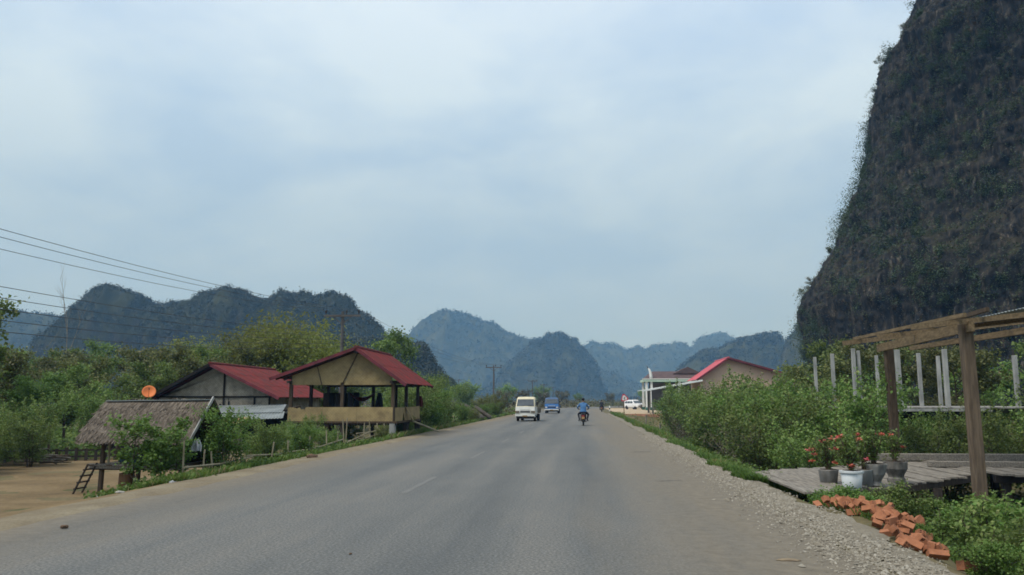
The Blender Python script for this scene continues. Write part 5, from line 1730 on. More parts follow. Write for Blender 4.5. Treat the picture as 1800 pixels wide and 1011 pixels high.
WN = {-1.08: 'nearest the houses', .28: 'in the middle', 1.08: 'nearest the road'}
for dx in (-1.08, .28, 1.08):
    wire('power_line', f'high power wire {"topmost" if dx > 1 else "second from top" if dx > 0 else "third from top"} crossing the sky at left', (-17.0 + dx, -16.1, 7.48), (-15.38 + dx, 49.88, 7.45), 1.35, 'wires to the first pole', .009)
for k in range(5):
    wire('service_line', f'{ORD[k]} low wire from the top below the high wires at left', (-16.9, -16, 6.05 - .22 * k), (-15.25, 50, 6.05 - .22 * k), 1.25 + .09 * k, 'low wires to the first pole', .0095)
for j in range(4):
    (x0, y0, z0, _), (x1, y1, z1, _) = poles[j], poles[j + 1]
    for dx in (-1.08, .28, 1.08):
        wire('power_line', f'{ORD[j]} span past the first pole, {WN[dx]} of three high wires', (x0 + dx, y0 - .12, z0 + .08), (x1 + dx, y1 - .12, z1 + .08), .9, 'high wires between the poles ahead', .009)

# ------------------------------------------------------------------ plank deck, porch frame, posts on the right
deck = empty('plank_deck', (7.5, 19.5, -1.3), 'weathered grey plank footbridge deck from the shoulder to the porch', 'deck')
r_ = random.Random(66)
x = 3.95
k = 0
while x < 10.1:
    w = r_.uniform(.24, .36)
    y0 = 15.35 + (x - 3.9) * 1.02 + r_.uniform(-.16, .16)
    y1 = 19.9 + (x - 4.05) * 1.22 + r_.uniform(-.25, .12)
    zz = .045 - .115 * min(1, (x - 3.9) / 2.2) - .02 * (x - 4) / 6 + r_.uniform(-.016, .016)
    tilt = r_.uniform(-.03, .03)
    parts = 2 if k % 3 else 1
    ym = y0 + (y1 - y0) * r_.uniform(.35, .65)
    segs = [(y0, ym - .02), (ym + .02, y1)] if parts == 2 else [(y0, y1)]
    for a, b in segs:
        o = MB().box((x + w / 2, (a + b) / 2, zz - .02 + r_.uniform(-.01, .01)), (w - r_.uniform(.015, .05), b - a, .045), rz=r_.uniform(-.02, .02), ry=tilt).build('plank', 'wood_grey', deck)
        bevel(o, .006, 1)
    x += w
    k += 1
MB().beam((4.3, 15.75, -.17), (9.6, 21.1, -.2), .14, .16).build('joist', 'wood_dark', deck)
MB().beam((5.0, 18.2, -.17), (9.7, 24.0, -.2), .14, .16).build('joist', 'wood_dark', deck)
MB().beam((4.6, 20.3, -.17), (9.6, 26.4, -.2), .14, .16).build('joist', 'wood_dark', deck)
MB().beam((5.6, 16.8, -.13), (6.9, 18.1, -.13), .30, .10).build('edge_log', 'wood_dark', deck)
for x, y in ((6.15, 17.45), (7.9, 19.2), (8.0, 22.2), (6.6, 22.6), (9.2, 25.6)):
    MB().box((x, y, -.95), (.2, .2, 1.4)).build('stilt', 'wood_dark', deck)

porch = empty('porch_frame', (10, 23, -1.4), 'unfinished timber porch with bare roof frame over plank floor', 'porch')
x = 10.05
while x < 18.5:
    w = r_.uniform(.22, .32)
    o = MB().box((x + w / 2, 24.4, -.09 + r_.uniform(-.012, .012)), (w - .02, 7.6 + r_.uniform(-.15, .15), .045)).build('floor_plank', 'wood_grey', porch)
    x += w
for y in (20.9, 24.2, 27.6):
    MB().beam((10.0, y, -.2), (18.4, y, -.2), .14, .17).build('floor_joist', 'wood_black', porch)
for x in (10.4, 13, 16, 18):
    for y in (21.2, 27.2):
        MB().box((x, y, -.9), (.18, .18, 1.35)).build('stilt', 'wood_dark', porch)
bevel(MB().beam((8.93, 19.35, -1.4), (8.86, 19.3, 3.46), .25, .24, up=(0, 1, 0)).build('post', 'wood_post', porch), .02)
bevel(MB().beam((10.2, 27.6, -1.4), (9.98, 27.1, 3.5), .25, .24, up=(0, 1, 0)).build('post', 'wood_brown', porch), .02)
MB().box((16.5, 19.5, 1.1), (.3, .3, 5.0)).build('post', 'wood_brown', porch)
MB().box((16.5, 27.3, 1.1), (.3, .3, 5.0)).build('post', 'wood_brown', porch)
MB().beam((8.83, 18.9, 3.38), (9.95, 27.9, 3.44), .10, .25).build('header_beam', 'wood_tan', porch)
MB().beam((8.7, 27.62, 3.60), (17.5, 27.62, 4.62), .08, .15).build('rafter', 'wood_tan', porch)
MB().beam((7.55, 19.05, 3.37), (17.0, 19.05, 4.37), .07, .12).build('rafter', 'wood_tan', porch)
MB().beam((8.3, 23.3, 3.48), (17.0, 23.3, 4.45), .07, .12).build('rafter', 'wood_tan', porch)
MB().beam((8.55, 18.6, 3.60), (9.3, 28.3, 3.80), .07, .09).build('purlin', 'wood_tan', porch)
MB().beam((8.95, 18.4, 3.70), (10.3, 25.6, 3.82), .08, .09).build('purlin', 'wood_brown', porch)
MB().beam((9.7, 18.3, 3.22), (10.9, 27.6, 3.42), .10, .14).build('brace', 'wood_tan', porch)
corrugated(porch, 'roof_sheet', (10.35, 18.2, 3.84), (0, 6, 0), (5.0, 0, .53), 5, 1, 'zinc', pitch=.16, amp=.014)
MB().beam((9.9, 18.25, 3.27), (17, 18.6, 3.72), .06, .16).build('fascia', 'rusty', porch)

tb = tag(bevel(MB().box((11.0, 25.2, .03), (5.0, .24, .20), rz=.03).build('timber', 'wood_grey'), .015), 'long squared timber lying at the back of the deck', 'timber')
tb = tag(bevel(MB().box((11.7, 22.9, .0), (4.8, .22, .15), rz=-.02).build('timber', 'wood_grey'), .015), 'squared timber lying on the deck behind the thick post', 'timber')

stilt_house = empty('concrete_post_frame', (14, 36, -1.4), 'unfinished house frame of bare whitish concrete posts on a floor slab', 'building frame')
for (x, y, w, top_) in ((11.34, 40.3, .2, 3.8), (11.29, 37.4, .22, 3.8), (11.0, 33.7, .21, 3.8), (11.24, 33.78, .17, 3.72), (13.8, 39.0, .2, 3.8), (13.13, 34.7, .27, 3.8), (15.02, 37.3, .22, 3.8), (16.9, 39.8, .22, 3.8), (14.93, 34.5, .25, 3.8), (19.26, 37.6, .26, 3.7), (17.0, 35.0, .22, 1.4)):
    w *= .66
    bevel(MB().box((x, y, (top_ - 1.6) / 2), (w, w, top_ + 1.6), ry=r_.uniform(-.006, .006)).build('concrete_post', 'concrete', stilt_house), .01, 1)
MB().box((13.4, 33.45, 1.32), (5.4, .16, .10)).build('floor_beam', 'concrete', stilt_house)
MB().box((13.4, 33.52, 1.17), (5.2, .08, .18)).build('floor_beam', 'wood_black', stilt_house)
MB().box((15.2, 37.0, 1.41), (9.0, 7.1, .05)).build('floor_slab', 'stainedconcrete', stilt_house)
MB().box((19.4, 37, 1.25), (.16, 6.8, .26)).build('floor_beam', 'concrete', stilt_house)
for k in range(14):
    MB().box((11.6 + k * .25, 34.2, .2), (.23, .03, 1.8)).build('wall_board', 'wood_black', stilt_house)


# ------------------------------------------------------------------ flower pots
def stems_plant(parent, x, y, z, h, n, spread, seed, flowers):
    r_ = random.Random(seed)
    rg = np.random.default_rng(seed)
    st = MB()
    P = []
    for k in range(n):
        a = r_.uniform(0, 6.28)
        s = spread * r_.uniform(.15, 1)
        hh = h * r_.uniform(.6, 1.05)
        pts = [Vector((x + .05 * math.cos(a), y + .05 * math.sin(a), z - .03))]
        for i in range(1, 6):
            t = i / 5
            pts.append(Vector((x + math.cos(a) * s * t ** 1.3 + r_.uniform(-.015, .015), y + math.sin(a) * s * t ** 1.3 + r_.uniform(-.015, .015), z + hh * t)))
        st.tube(pts, [.011 * (1 - .5 * i / 5) for i in range(6)], 4)
        for i in range(1, 6):
            m_ = 3 if i < 3 else 7
            P.append(np.array(pts[i])[None] + rg.normal(size=(m_, 3)) * .045)
    st.build('stem', 'wood_brown', parent)
    P = np.concatenate(P)
    V, F, T = leaves(P, .075, rg, up=.7, shape=LEAF_LONG * np.array([1.5, 1, 1]), tint=np.clip(rg.normal(.35, .25, len(P)), 0, 1))
    off_ = np.array(parent.location)
    place_mesh('foliage', np_mesh('foliage', V - off_, F, M['leaf'], T), parent)
    for (fx, fy, fz, fr) in flowers:
        n_ = 26
        Pf = np.array([[fx, fy, fz]]) + rg.normal(size=(n_, 3)) * np.array([fr * .5, fr * .5, fr * .3])
        V, F, T = leaves(Pf, .036, rg, up=1.2, shape=LEAF_BROAD * np.array([1.3, 1, 1]))
        place_mesh('flower', np_mesh('flower', V - off_, F, M['flower'], T), parent)
        MB().tube([(x + (fx - x) * .4, y + (fy - y) * .4, z + (fz - z) * .3), (fx, fy, fz)], .006, 4).build('flower_stalk', 'wood_brown', parent)


def pot(name, label, x, y, prof, mat, plant_h, n, spread, seed, flowers, flute=0, rim=None):
    z0 = -.055
    e = empty(name, (x, y, z0), label, 'flower pot', 'potted red flowers on the deck')
    MB().lathe([(r, z0 + h) for r, h in prof], (x, y, 0), 28 if flute else 24, flute=flute, nf=1 if flute else 0).build('pot_body', mat, e, not flute)
    top_ = prof[-1]
    MB().lathe([(top_[0] * .80, z0 + top_[1] - .03), (top_[0] * .82, z0 + top_[1] + .004)], (x, y, 0), 20).build('soil', 'soil', e)
    if rim:
        MB().lathe([(top_[0] + .004, z0 + top_[1] - rim), (top_[0] + .022, z0 + top_[1] - rim * .8), (top_[0] + .022, z0 + top_[1] - .003), (top_[0] * .9, z0 + top_[1] + .002)], (x, y, 0), 28).build('rim', mat, e)
    stems_plant(e, x, y, z0 + top_[1], plant_h, n, spread, seed, flowers)


bucket = [(.165, 0), (.172, .01), (.212, .37)]
urn = [(.15, 0), (.16, .02), (.12, .09), (.13, .12), (.20, .24), (.245, .41), (.25, .45)]
urn2 = [(.18, 0), (.18, .07), (.15, .10), (.16, .14), (.235, .28), (.24, .43)]
pot('flower_pot', 'white plastic bucket pot with red flowering plant', 5.32, 16.8, bucket, 'whiteplastic', .62, 16, .36, 71,
    [(5.05, 16.9, .46, .05), (5.62, 16.75, .52, .05), (5.2, 17.0, .98, .05), (5.5, 16.8, .93, .05), (5.25, 16.6, .42, .05), (5.02, 16.8, .74, .09)], rim=.05)
pot('flower_pot', 'pale fluted stone urn planter beside the white bucket', 6.02, 17.55, urn, 'stainedconcrete', .66, 15, .30, 72,
    [(6.2, 17.5, 1.0, .06), (5.85, 17.6, .85, .05), (6.02, 17.5, .78, .035)], flute=.03)
pot('flower_pot', 'dark fluted stone urn planter at the right of the pots', 6.80, 18.5, urn2, 'darkurn', .60, 14, .28, 73,
    [(6.72, 18.5, .95, .05), (6.95, 18.4, .7, .03)], flute=.03)
pot('flower_pot', 'grey pot half hidden behind the weeds with clustered red flowers', 5.12, 17.65, [(.16, 0), (.2, .3), (.21, .32)], 'stainedconcrete', .62, 14, .38, 74,
    [(4.75, 17.6, .68, .07), (5.15, 17.5, .90, .09), (5.3, 17.6, .93, .08), (5.0, 17.5, .86, .06), (4.85, 17.6, .58, .05), (4.75, 17.5, .45, .04)])
pot('flower_pot', 'pale plain pot behind the white bucket and the fluted urn', 5.78, 17.45, [(.15, 0), (.17, .32), (.18, .34)], 'concrete', .7, 10, .25, 75, [(5.7, 17.5, 1.0, .05)])

# ------------------------------------------------------------------ tumbled bricks
r_ = random.Random(12)


def brick_mesh():
    mb = MB()
    L_, W_, H_ = .21, .10, .10
    mb.box((0, 0, 0), (L_, W_, H_))
    o = mb.mesh('brick', M['brick'])
    return o


BRICK = brick_mesh()
HOLE = None
mb = MB()
for a in (-.024, .024):
    for b in (-.024, .024):
        mb.box((.1055, a, b), (.004, .026, .026))
HOLE = mb.mesh('brick_holes', M['brickhole'])
BR = []
for k in range(120):
    t = r_.random() ** 1.2
    cx_ = 3.75 + 0.42 * t + abs(r_.gauss(0, .26))
    cy_ = 13.5 - 3.3 * t + r_.gauss(0, .3)
    if k < 70:
        cx_, cy_ = 4.4 + r_.uniform(-.5, .5), 12.5 + r_.uniform(-1.2, 1.1)
    BR.append((cx_, cy_))
placed = []
for i, (x, y) in enumerate(BR):
    x, y = max(x, 3.66 + .12 * r_.random()), min(max(y, 10.1), 13.7)
    if y < 11.0:
        x = min(x, 3.75 + .45 * r_.random())
    z = float(gz(x, y)) + r_.uniform(.03, .08)
    for (a, b, c) in placed:
        if math.hypot(a - x, b - y) < .15:
            z = max(z, c + .07)
    z = min(z, float(gz(x, y)) + .15)
    placed.append((x, y, z))
    near_top = z > gz(x, y) + .3
    e = place_mesh('brick', BRICK)
    e.location = (x, y, z)
    e.rotation_euler = (r_.uniform(-.9, .9), r_.uniform(-.8, .8), r_.uniform(0, 3.14))
    e.scale = (r_.uniform(.35, 1.1), r_.uniform(.6, 1.05), r_.uniform(.6, 1.0))
    tag(e, 'orange hollow clay brick in the tumbled heap on the right verge', 'brick', 'tumbled orange bricks')
    if i % 2:
        place_mesh('hole', HOLE, e)
    if i % 3 == 0:
        place_mesh('hole', HOLE, e).rotation_euler = (0, 0, math.pi)
e = place_mesh('brick', BRICK)
e.location = (4.2, 9.55, float(gz(4.2, 9.55)) + .09)
e.rotation_euler = (1.35, .2, .5)
tag(e, 'lone orange brick standing on end in the grass nearest the camera', 'brick', 'tumbled orange bricks')

# litter and clods on the road
def lump(name, lb, cat, loc, s, mat, seed):
    bm = bmesh.new()
    bmesh.ops.create_icosphere(bm, subdivisions=2, radius=1)
    rr = random.Random(seed)
    for v in bm.verts:
        k = 1 + rr.uniform(-.2, .2)
        v.co = Vector((v.co.x * s[0] * k, v.co.y * s[1] * k, max(v.co.z, -.4) * s[2] * k))
    me = bpy.data.meshes.new(name)
    bm.to_mesh(me)
    bm.free()
    me.materials.append(M[mat])
    return tag(place_mesh(name, me, None, loc), lb, cat)


lump('clod', 'dark lump of earth lying on the left road edge before the pavilion', 'clod', (-8.05, 23.55, .04), (.16, .12, .09), 'clod', 3)
lump('clod', 'small brown clod on the asphalt near the yard', 'clod', (-6.95, 10.45, .02), (.05, .04, .03), 'clod', 4)
lump('litter', 'flattened brown scrap lying on the asphalt near the gravel', 'litter', (2.17, 9.1, .006), (.13, .06, .012), 'cardboard', 6)
lump('clod', 'tiny dark speck of dirt in the middle of the lane', 'clod', (-2.6, 9.0, .01), (.02, .02, .012), 'clod', 7)
for k, (x, y) in enumerate(((-9.0, 17.2), (-9.9, 18.3), (-11.8, 19.0), (-8.9, 15.0))):
    lump('litter', ('white scrap of litter at the yard edge below the hut', 'pale scrap of litter under the sapling', 'pale scrap of litter by the hut ladder', 'small stone on the sandy strip by the yard')[k], 'litter', (x, y, float(gz(x, y)) + .03), (.09, .06, .03), 'pale_cloth' if k < 3 else 'stone', 20 + k)

# ------------------------------------------------------------------ shops on the right
shop = empty('salmon_shop', (19, 108, 0), 'salmon walled shop with bright pinkish red roof behind the bushes', 'shop')
SY0, SY1 = 104.8, 113.5
sl_ = lambda x: 6.95 - (18.6 - x) * .68 if x < 18.6 else 6.95 - (x - 18.6) * .29
MB().prism([(15.0, SY0, 0), (27.0, SY0, 0), (27.0, SY0, sl_(27.0)), (18.6, SY0, 6.95), (15.0, SY0, sl_(15.0))], (0, .2, 0)).build('gable_wall', 'mortar', shop)
MB().box((15.1, 109.2, 2.2), (.2, 8.5, 4.4)).build('side_wall', 'mortar', shop)
MB().box((26.9, 109.2, 2.2), (.2, 8.5, 4.4)).build('side_wall', 'mortar', shop)
MB().box((21, 113.4, 2.2), (11.9, .2, 4.4)).build('rear_wall', 'mortar', shop)
sroof = empty('roof', (0, 0, 0))
sroof.parent = shop
corrugated(sroof, 'roof_sheet', (18.6, 104.0, 7.12), (0, 10.2, 0), (-4.1, 0, -2.79), 6, 2, 'pink_roof', pitch=.3, amp=.02)
corrugated(sroof, 'roof_sheet', (18.6, 104.0, 7.12), (0, 10.2, 0), (9.3, 0, -2.70), 6, 3, 'pink_roof', pitch=.3, amp=.02)
MB().beam((18.6, 103.96, 7.07), (14.45, 103.96, 4.25), .05, .24).build('barge_board', 'red_edge', sroof)
MB().beam((18.6, 103.96, 7.07), (27.95, 103.96, 4.36), .05, .24).build('barge_board', 'red_edge', sroof)
MB().tube([(18.6, 103.9, 7.15), (18.6, 114.3, 7.15)], .12, 8).build('ridge_cap', 'pink_roof', sroof)
# porch roof toward the road
corrugated(shop, 'awning_sheet', (15.2, 103.9, 4.28), (0, 8.8, 0), (-7.7, 0, -1.34), 6, 2, 'white_paint', pitch=.3, amp=.02, th=.03)
MB().beam((15.2, 103.86, 4.20), (7.5, 103.86, 2.86), .06, .16).build('awning_edge', 'white_paint', shop)
for x, y in ((8.9, 104.6), (10.2, 104.6), (11.8, 104.6), (8.9, 111.5), (13.4, 104.6)):
    MB().box((x, y, (2.95 + (x - 7.6) * .17) / 2), (.22, .22, 2.9 + (x - 7.6) * .17)).build('porch_post', 'plaster_grey', shop)
for k in range(4):
    MB().box((10.9 + k * 1.05, 106.5, 1.4), (.98, .08, 2.75)).build('shutter', 'plaster_grey', shop)

mint = empty('mint_shop', (14.5, 142, 0), 'mint and white pillared shop with dark tiled roof beyond the salmon one', 'shop')
for x, y in ((10.9, 139.6), (11.75, 139.6), (16.5, 139.6), (20.5, 139.6), (10.9, 147.5)):
    MB().box((x, y, 2.8), (.38, .38, 4.7)).build('pillar', 'white_paint', mint)
    MB().box((x, y, .28), (.52, .52, .5)).build('pillar_foot', 'green_paint', mint)
MB().box((15.7, 139.5, 5.1), (10.8, .7, .42)).build('front_beam', 'mint_paint', mint)
MB().box((15.7, 139.5, 5.36), (11.0, .9, .12)).build('cornice', 'white_paint', mint)
MB().box((15.7, 139.7, 4.82), (10.4, .3, .16)).build('soffit', 'green_paint', mint)
MB().box((10.7, 143.6, 5.1), (.6, 8.2, .42)).build('front_beam', 'mint_paint', mint)
MB().box((16.2, 144.2, 2.45), (9.0, .2, 4.8)).build('wall', 'plaster_grey', mint)
MB().box((16.5, 144.0, 1.4), (2.6, .16, 2.6)).build('door', 'glass', mint)
# horn shaped finial on the corner
pts = [(11.7 - .55 * (1 - math.cos(t)), 139.4, 5.42 + 1.75 * math.sin(t)) for t in np.linspace(0, 1.45, 9)]
MB().tube(pts, [.27, .27, .26, .24, .22, .19, .16, .12, .07], 8).build('finial', 'white_paint', mint, True)
MB().tube([pts[-1], (11.0, 139.4, 7.65)], [.08, .03], 6).build('finial_tip', 'dark_metal', mint)
# hipped roof with a raised gable
MB().add([(10.6, 139.2, 5.43), (21.2, 139.2, 5.43), (21.2, 148.5, 5.43), (10.6, 148.5, 5.43), (12.2, 142.0, 6.75), (19.0, 142.0, 6.75), (19.0, 146.0, 6.75), (12.2, 146.0, 6.75)],
         [(0, 1, 5, 4), (1, 2, 6, 5), (2, 3, 7, 6), (3, 0, 4, 7), (4, 5, 6, 7), (3, 2, 1, 0)]).build('roof', 'tile_roof', mint)
MB().prism([(15.6, 140.6, 6.3), (20.6, 140.6, 6.3), (18.1, 140.6, 7.45)], (0, 6.5, 0)).build('dormer_roof', 'tile_roof', mint)

# warning sign leaning by the forecourt
sg = empty('warning_sign', (5.15, 103.5, -.1), 'leaning triangular red bordered bend warning sign on rusty post', 'road sign')
MB().tube([(5.15, 103.5, -.6), (5.2, 103.5, 1.62)], .045, 8).build('post', 'post_rust', sg)
sc_ = Vector((5.25, 103.4, 2.0))
rot = Matrix.Rotation(R(-14), 3, 'Y')


def tri(s, y, cut=.14):
    base = []
    for a in (90, 210, 330):
        for da in (-14, 14):
            t = R(a + da * (1 if a != 90 else 1))
            base.append(sc_ + rot @ Vector((s * math.cos(t), y, s * math.sin(t))))
    return base


MB().prism(tri(.52, 0), (0, .02, 0)).build('border', 'sign_red', sg)
MB().prism(tri(.36, -.006), (0, .004, 0)).build('face', 'sign_white', sg)
ar = [(-.03, -.17), (-.10, -.02), (-.02, .06), (.02, .10), (-.04, .12), (.10, .17), (.12, .03), (.07, .06), (.0, -.01), (.045, -.17)]
MB().prism([sc_ + rot @ Vector((a, -.010, b - .03)) for a, b in ar], (0, .003, 0)).build('arrow', 'sign_black', sg)

gp = empty('guide_post', (4.35, 134, 0), 'short white guide post with black band at the forecourt corner', 'bollard')
MB().lathe([(.10, -.1), (.10, .22)], (4.35, 134, 0), 12).build('base', 'white_paint', gp)
MB().lathe([(.102, .22), (.102, .48)], (4.35, 134, 0), 12).build('band', 'sign_black', gp)
MB().lathe([(.10, .48), (.10, .74), (.07, .82)], (4.35, 134, 0), 12).build('cap', 'white_paint', gp)
for k, (x, y) in enumerate(((5.4, 71), (6.3, 68))):
    tag(MB().tube([(x, y, float(gz(x, y)) - .1), (x + .05, y, float(gz(x, y)) + 1.5 - .2 * k)], .07, 8).build('fence_stake', 'palebark'), ('pale stake at the left end of the bushes', 'thicker pale stake beside the leftmost bush')[k], 'stake', 'stakes before the forecourt')


# ------------------------------------------------------------------ vehicles
def rrect(hw, yf, yb, z, c=.08, crown=0.0):
    """rounded rectangle ring in plan; front edge bowed by crown"""
    pts = []
    for (cx, cy, a0) in ((hw - c, yb - c, 0), (-hw + c, yb - c, 90), (-hw + c, yf + c, 180), (hw - c, yf + c, 270)):
        for k in range(4):
            a = R(a0 + 30 * k)
            pts.append((cx + c * math.cos(a), cy + c * math.sin(a), z))
        if a0 == 180:
            for s in (-.5, 0, .5):
                pts.append((s * hw, yf - crown * (1 - (s * 1.6) ** 2), z))
        elif a0 == 0:
            for s in (.5, 0, -.5):
                pts.append((s * hw, yb, z))
    return pts


def wheel(parent, x, y, r, w, name='wheel'):
    s = 1 if x > 0 else -1
    e = empty(name, (x, y, r))
    e.parent = parent
    mb = MB()
    prof = [(r * .62, -w / 2), (r * .93, -w / 2), (r, -w * .32), (r, w * .32), (r * .93, w / 2), (r * .62, w / 2)]
    place_mesh('tyre', mb.lathe(prof, (0, 0, 0), 22, 'X').mesh('tyre', M['rubber'], smooth=False), e)
    place_mesh('rim', MB().lathe([(r * .60, -w * .40), (r * .60, w * .38), (r * .5, w * .30), (r * .18, w * .34), (r * .16, w * .46)] if s > 0 else [(r * .16, -w * .46), (r * .18, -w * .34), (r * .5, -w * .30), (r * .60, -w * .38), (r * .60, w * .40)], (0, 0, 0), 16, 'X').mesh('rim', M['rim']), e)
    return e


def light_truck(name, label, loc, rz, body, roof_m, bed, W, Hh, long, lower=None, group=None):
    """cab-over light truck, front toward -Y, built at the origin"""
    e = empty(name, (0, 0, 0), label, 'truck', group)
    hw = W / 2
    k = Hh / 1.95
    z = lambda v: v * k
    belt = z(1.15)
    MB().loft([rrect(hw * .93, .06, 1.45, z(.42), .08, .02), rrect(hw * .985, .0, 1.5, z(.55), .1, .03), rrect(hw, -.01, 1.5, z(.85), .1, .03), rrect(hw * .985, .06, 1.5, belt, .09, .03)]).build('cab', body, e, False)
    MB().loft([rrect(hw * .98, .08, 1.5, belt + .002, .09, .03), rrect(hw * .90, .46, 1.44, z(1.80), .09, .03), rrect(hw * .82, .58, 1.36, z(1.92), .09, .02), rrect(hw * .6, .72, 1.2, z(1.95), .08, .0)]).build('cab_roof', roof_m, e, False)
    # windscreen
    def wsp(s, t):
        hwz = hw * (.98 + (.90 - .98) * t)
        y = .08 + .38 * t - .03
        return Vector((s * (hwz - .09), y - .012 - .0, belt + .002 + (z(1.80) - belt) * t))
    MB().prism([wsp(-1, .10), wsp(1, .10), wsp(1, .92), wsp(-1, .92)], (0, .016, .006)).build('windscreen', 'glass', e)
    for s in (-.45, .35):
        MB().beam(wsp(s, .11) + Vector((0, -.015, 0)), wsp(s + .42, .2) + Vector((0, -.015, 0)), .014, .014).build('wiper', 'rubber', e)
    for s in (-1, 1):
        MB().prism([(s * (hw * .975), .40, belt + .07), (s * (hw * .975), 1.32, belt + .07), (s * (hw * .915), 1.28, z(1.70)), (s * (hw * .915), .62, z(1.70))], (s * .008, 0, 0)).build('side_window', 'glass', e)
        MB().prism([(s * (hw + .002), .30, z(.58)), (s * (hw + .002), 1.38, z(.58)), (s * (hw + .002), 1.38, belt - .02), (s * (hw + .002), .28, belt - .02)], (s * .006, 0, 0)).build('door', body, e)
        MB().box((s * (hw + .012), 1.2, z(.98)), (.02, .12, .03)).build('door_handle', 'dark_metal', e)
        mr_ = MB().box((s * (hw + .14), .16, z(1.42)), (.16, .07, .24)).build('mirror', 'rubber', e)
        MB().beam((s * hw * .97, .24, z(1.28)), (s * (hw + .12), .16, z(1.36)), .025, .025).build('mirror_arm', 'rubber', e)
        MB().box((s * (hw - .21), -.045, z(.74)), (.27, .05, .19)).build('headlight', 'lamp' if lower else 'bed_grey', e)
        MB().box((s * (hw - .05), -.02, z(.74)), (.06, .08, .16)).build('indicator', 'plate', e)
    MB().box((0, -.042, z(.76)), (W - .86, .03, .12)).build('grille', 'dark_metal', e)
    MB().box((0, -.045, z(.93)), (W * .5, .012, .05)).build('trim_strip', lower or body, e)
    bp = MB().loft([rrect(hw * .99, -.10, .25, z(.34), .07, .03), rrect(hw * 1.0, -.12, .25, z(.42), .07, .03), rrect(hw * 1.0, -.11, .25, z(.54), .07, .03)]).build('bumper', lower or body, e)
    MB().box((0, -.142, z(.37)), (W * .9, .04, .07)).build('bumper_strip', 'rubber', e)
    MB().box((0, -.17, z(.42)), (.40, .012, .11)).build('number_plate', 'plate', e)
    MB().box((0, .1, z(.28)), (W * .86, .3, .12)).build('valance', 'dark_metal', e)
    MB().box((0, long * .5 + .1, z(.33)), (W * .62, long - .5, .18)).build('under_shade', 'rubber', e)  # black box added to deepen the shadow beneath the truck
    # chassis and bed
    MB().box((0, long / 2 + .3, z(.40)), (W * .5, long - .2, .14)).build('chassis', 'dark_metal', e)
    by0, by1 = 1.56, long
    MB().box((0, (by0 + by1) / 2, z(.66)), (W + .02, by1 - by0, .06)).build('bed_floor', bed, e)
    for s in (-1, 1):
        MB().box((s * (hw - .01), (by0 + by1) / 2, z(.86)), (.04, by1 - by0, .36)).build('bed_side', bed, e)
        for j in range(4):
            MB().box((s * (hw + .018), by0 + .15 + j * (by1 - by0 - .3) / 3, z(.86)), (.03, .05, .34)).build('bed_rib', bed, e)
    MB().box((0, by0 + .02, z(1.0)), (W - .04, .04, .64)).build('headboard', bed, e)
    MB().box((0, by1 - .02, z(.86)), (W - .1, .04, .36)).build('tailgate', bed, e)
    for s in (-1, 1):
        wheel(e, s * (hw - .12), .78, .29, .17)
        wheel(e, s * (hw - .14), long - .75, .29, .22)
    e.location = loc
    e.rotation_euler = (0, 0, rz)
    return e


light_truck('light_truck', 'cream white light truck coming toward the camera', (-4.75, 66.0, 0.0), R(-3.5), 'van_white', 'cream', 'bed_grey', 1.66, 2.0, 4.1)
light_truck('light_truck', 'bright blue light truck following behind the white one', (-4.15, 106.5, 0.0), R(-1), 'truck_blue', 'truck_dkblue', 'truck_dkblue', 1.86, 2.08, 4.8, 'van_white')


def suv(name, label, loc, rz):
    e = empty(name, (0, 0, 0), label, 'car')
    hw = .92
    # lower body with bonnet
    MB().loft([rrect(.84, -2.28, 2.25, .34, .22, .05), rrect(hw, -2.36, 2.32, .52, .26, .06), rrect(hw, -2.38, 2.34, .78, .28, .06), rrect(.90, -2.30, 2.33, .98, .26, .06), rrect(.86, -2.08, 2.30, 1.08, .22, .06)]).build('body', 'suv_white', e, False)
    MB().loft([rrect(.86, -1.10, 2.28, 1.075, .14, .05), rrect(.80, -.55, 2.20, 1.50, .14, .04), rrect(.70, -.25, 2.05, 1.74, .14, .03), rrect(.5, .05, 1.7, 1.79, .1, .02)]).build('cabin', 'suv_white', e, False)

    def cab(s, t):
        return Vector((s * (.855 - .06 * t - .10), -1.10 + .55 * t - .05 * (1 - abs(s)) - .03, 1.075 + .425 * t))
    MB().prism([cab(-1, .08), cab(1, .08), cab(1, 1.25), cab(-1, 1.25)], (0, -.014, .01)).build('windscreen', 'glass', e)
    for s in (-1, 1):
        for y0, y1, ya, yb in ((-.72, .22, -.36, .20), (.30, 1.18, .28, 1.10), (1.26, 2.02, 1.18, 1.75)):
            MB().prism([(s * .865, y0, 1.12), (s * .865, y1, 1.12), (s * .795, yb, 1.52), (s * .795, ya, 1.52)], (s * .012, 0, 0)).build('side_window', 'glass', e)
        MB().prism([(s * .55, -2.42, .80), (s * .86, -2.22, .82), (s * .86, -2.16, .97), (s * .55, -2.36, .95)], (0, -.03, 0)).build('headlight', 'lamp', e)
        MB().box((s * 1.0, -.78, 1.15), (.2, .12, .15)).build('mirror', 'suv_white', e)
        MB().box((s * .74, -2.40, .58), (.18, .06, .12)).build('fog_lamp', 'dark_metal', e)
        MB().box((s * .925, .75, .92), (.02, .16, .03)).build('door_handle', 'lamp', e)
        MB().beam((s * .70, -.2, 1.80), (s * .70, 1.9, 1.80), .04, .04).build('roof_rail', 'dark_metal', e)
        wheel(e, s * .80, -1.42, .37, .24)
        wheel(e, s * .80, 1.35, .37, .24)
    MB().box((0, -2.45, .82), (.95, .04, .16)).build('grille', 'dark_metal', e)
    MB().box((0, -2.46, .46), (1.1, .04, .18)).build('intake', 'dark_metal', e)
    MB().box((0, -2.475, .62), (.46, .02, .12)).build('number_plate', 'plate', e)
    e.location = loc
    e.rotation_euler = (0, 0, rz)


suv('parked_car', 'white sport utility car parked on the forecourt', (9.7, 154.0, 0.035), R(32))


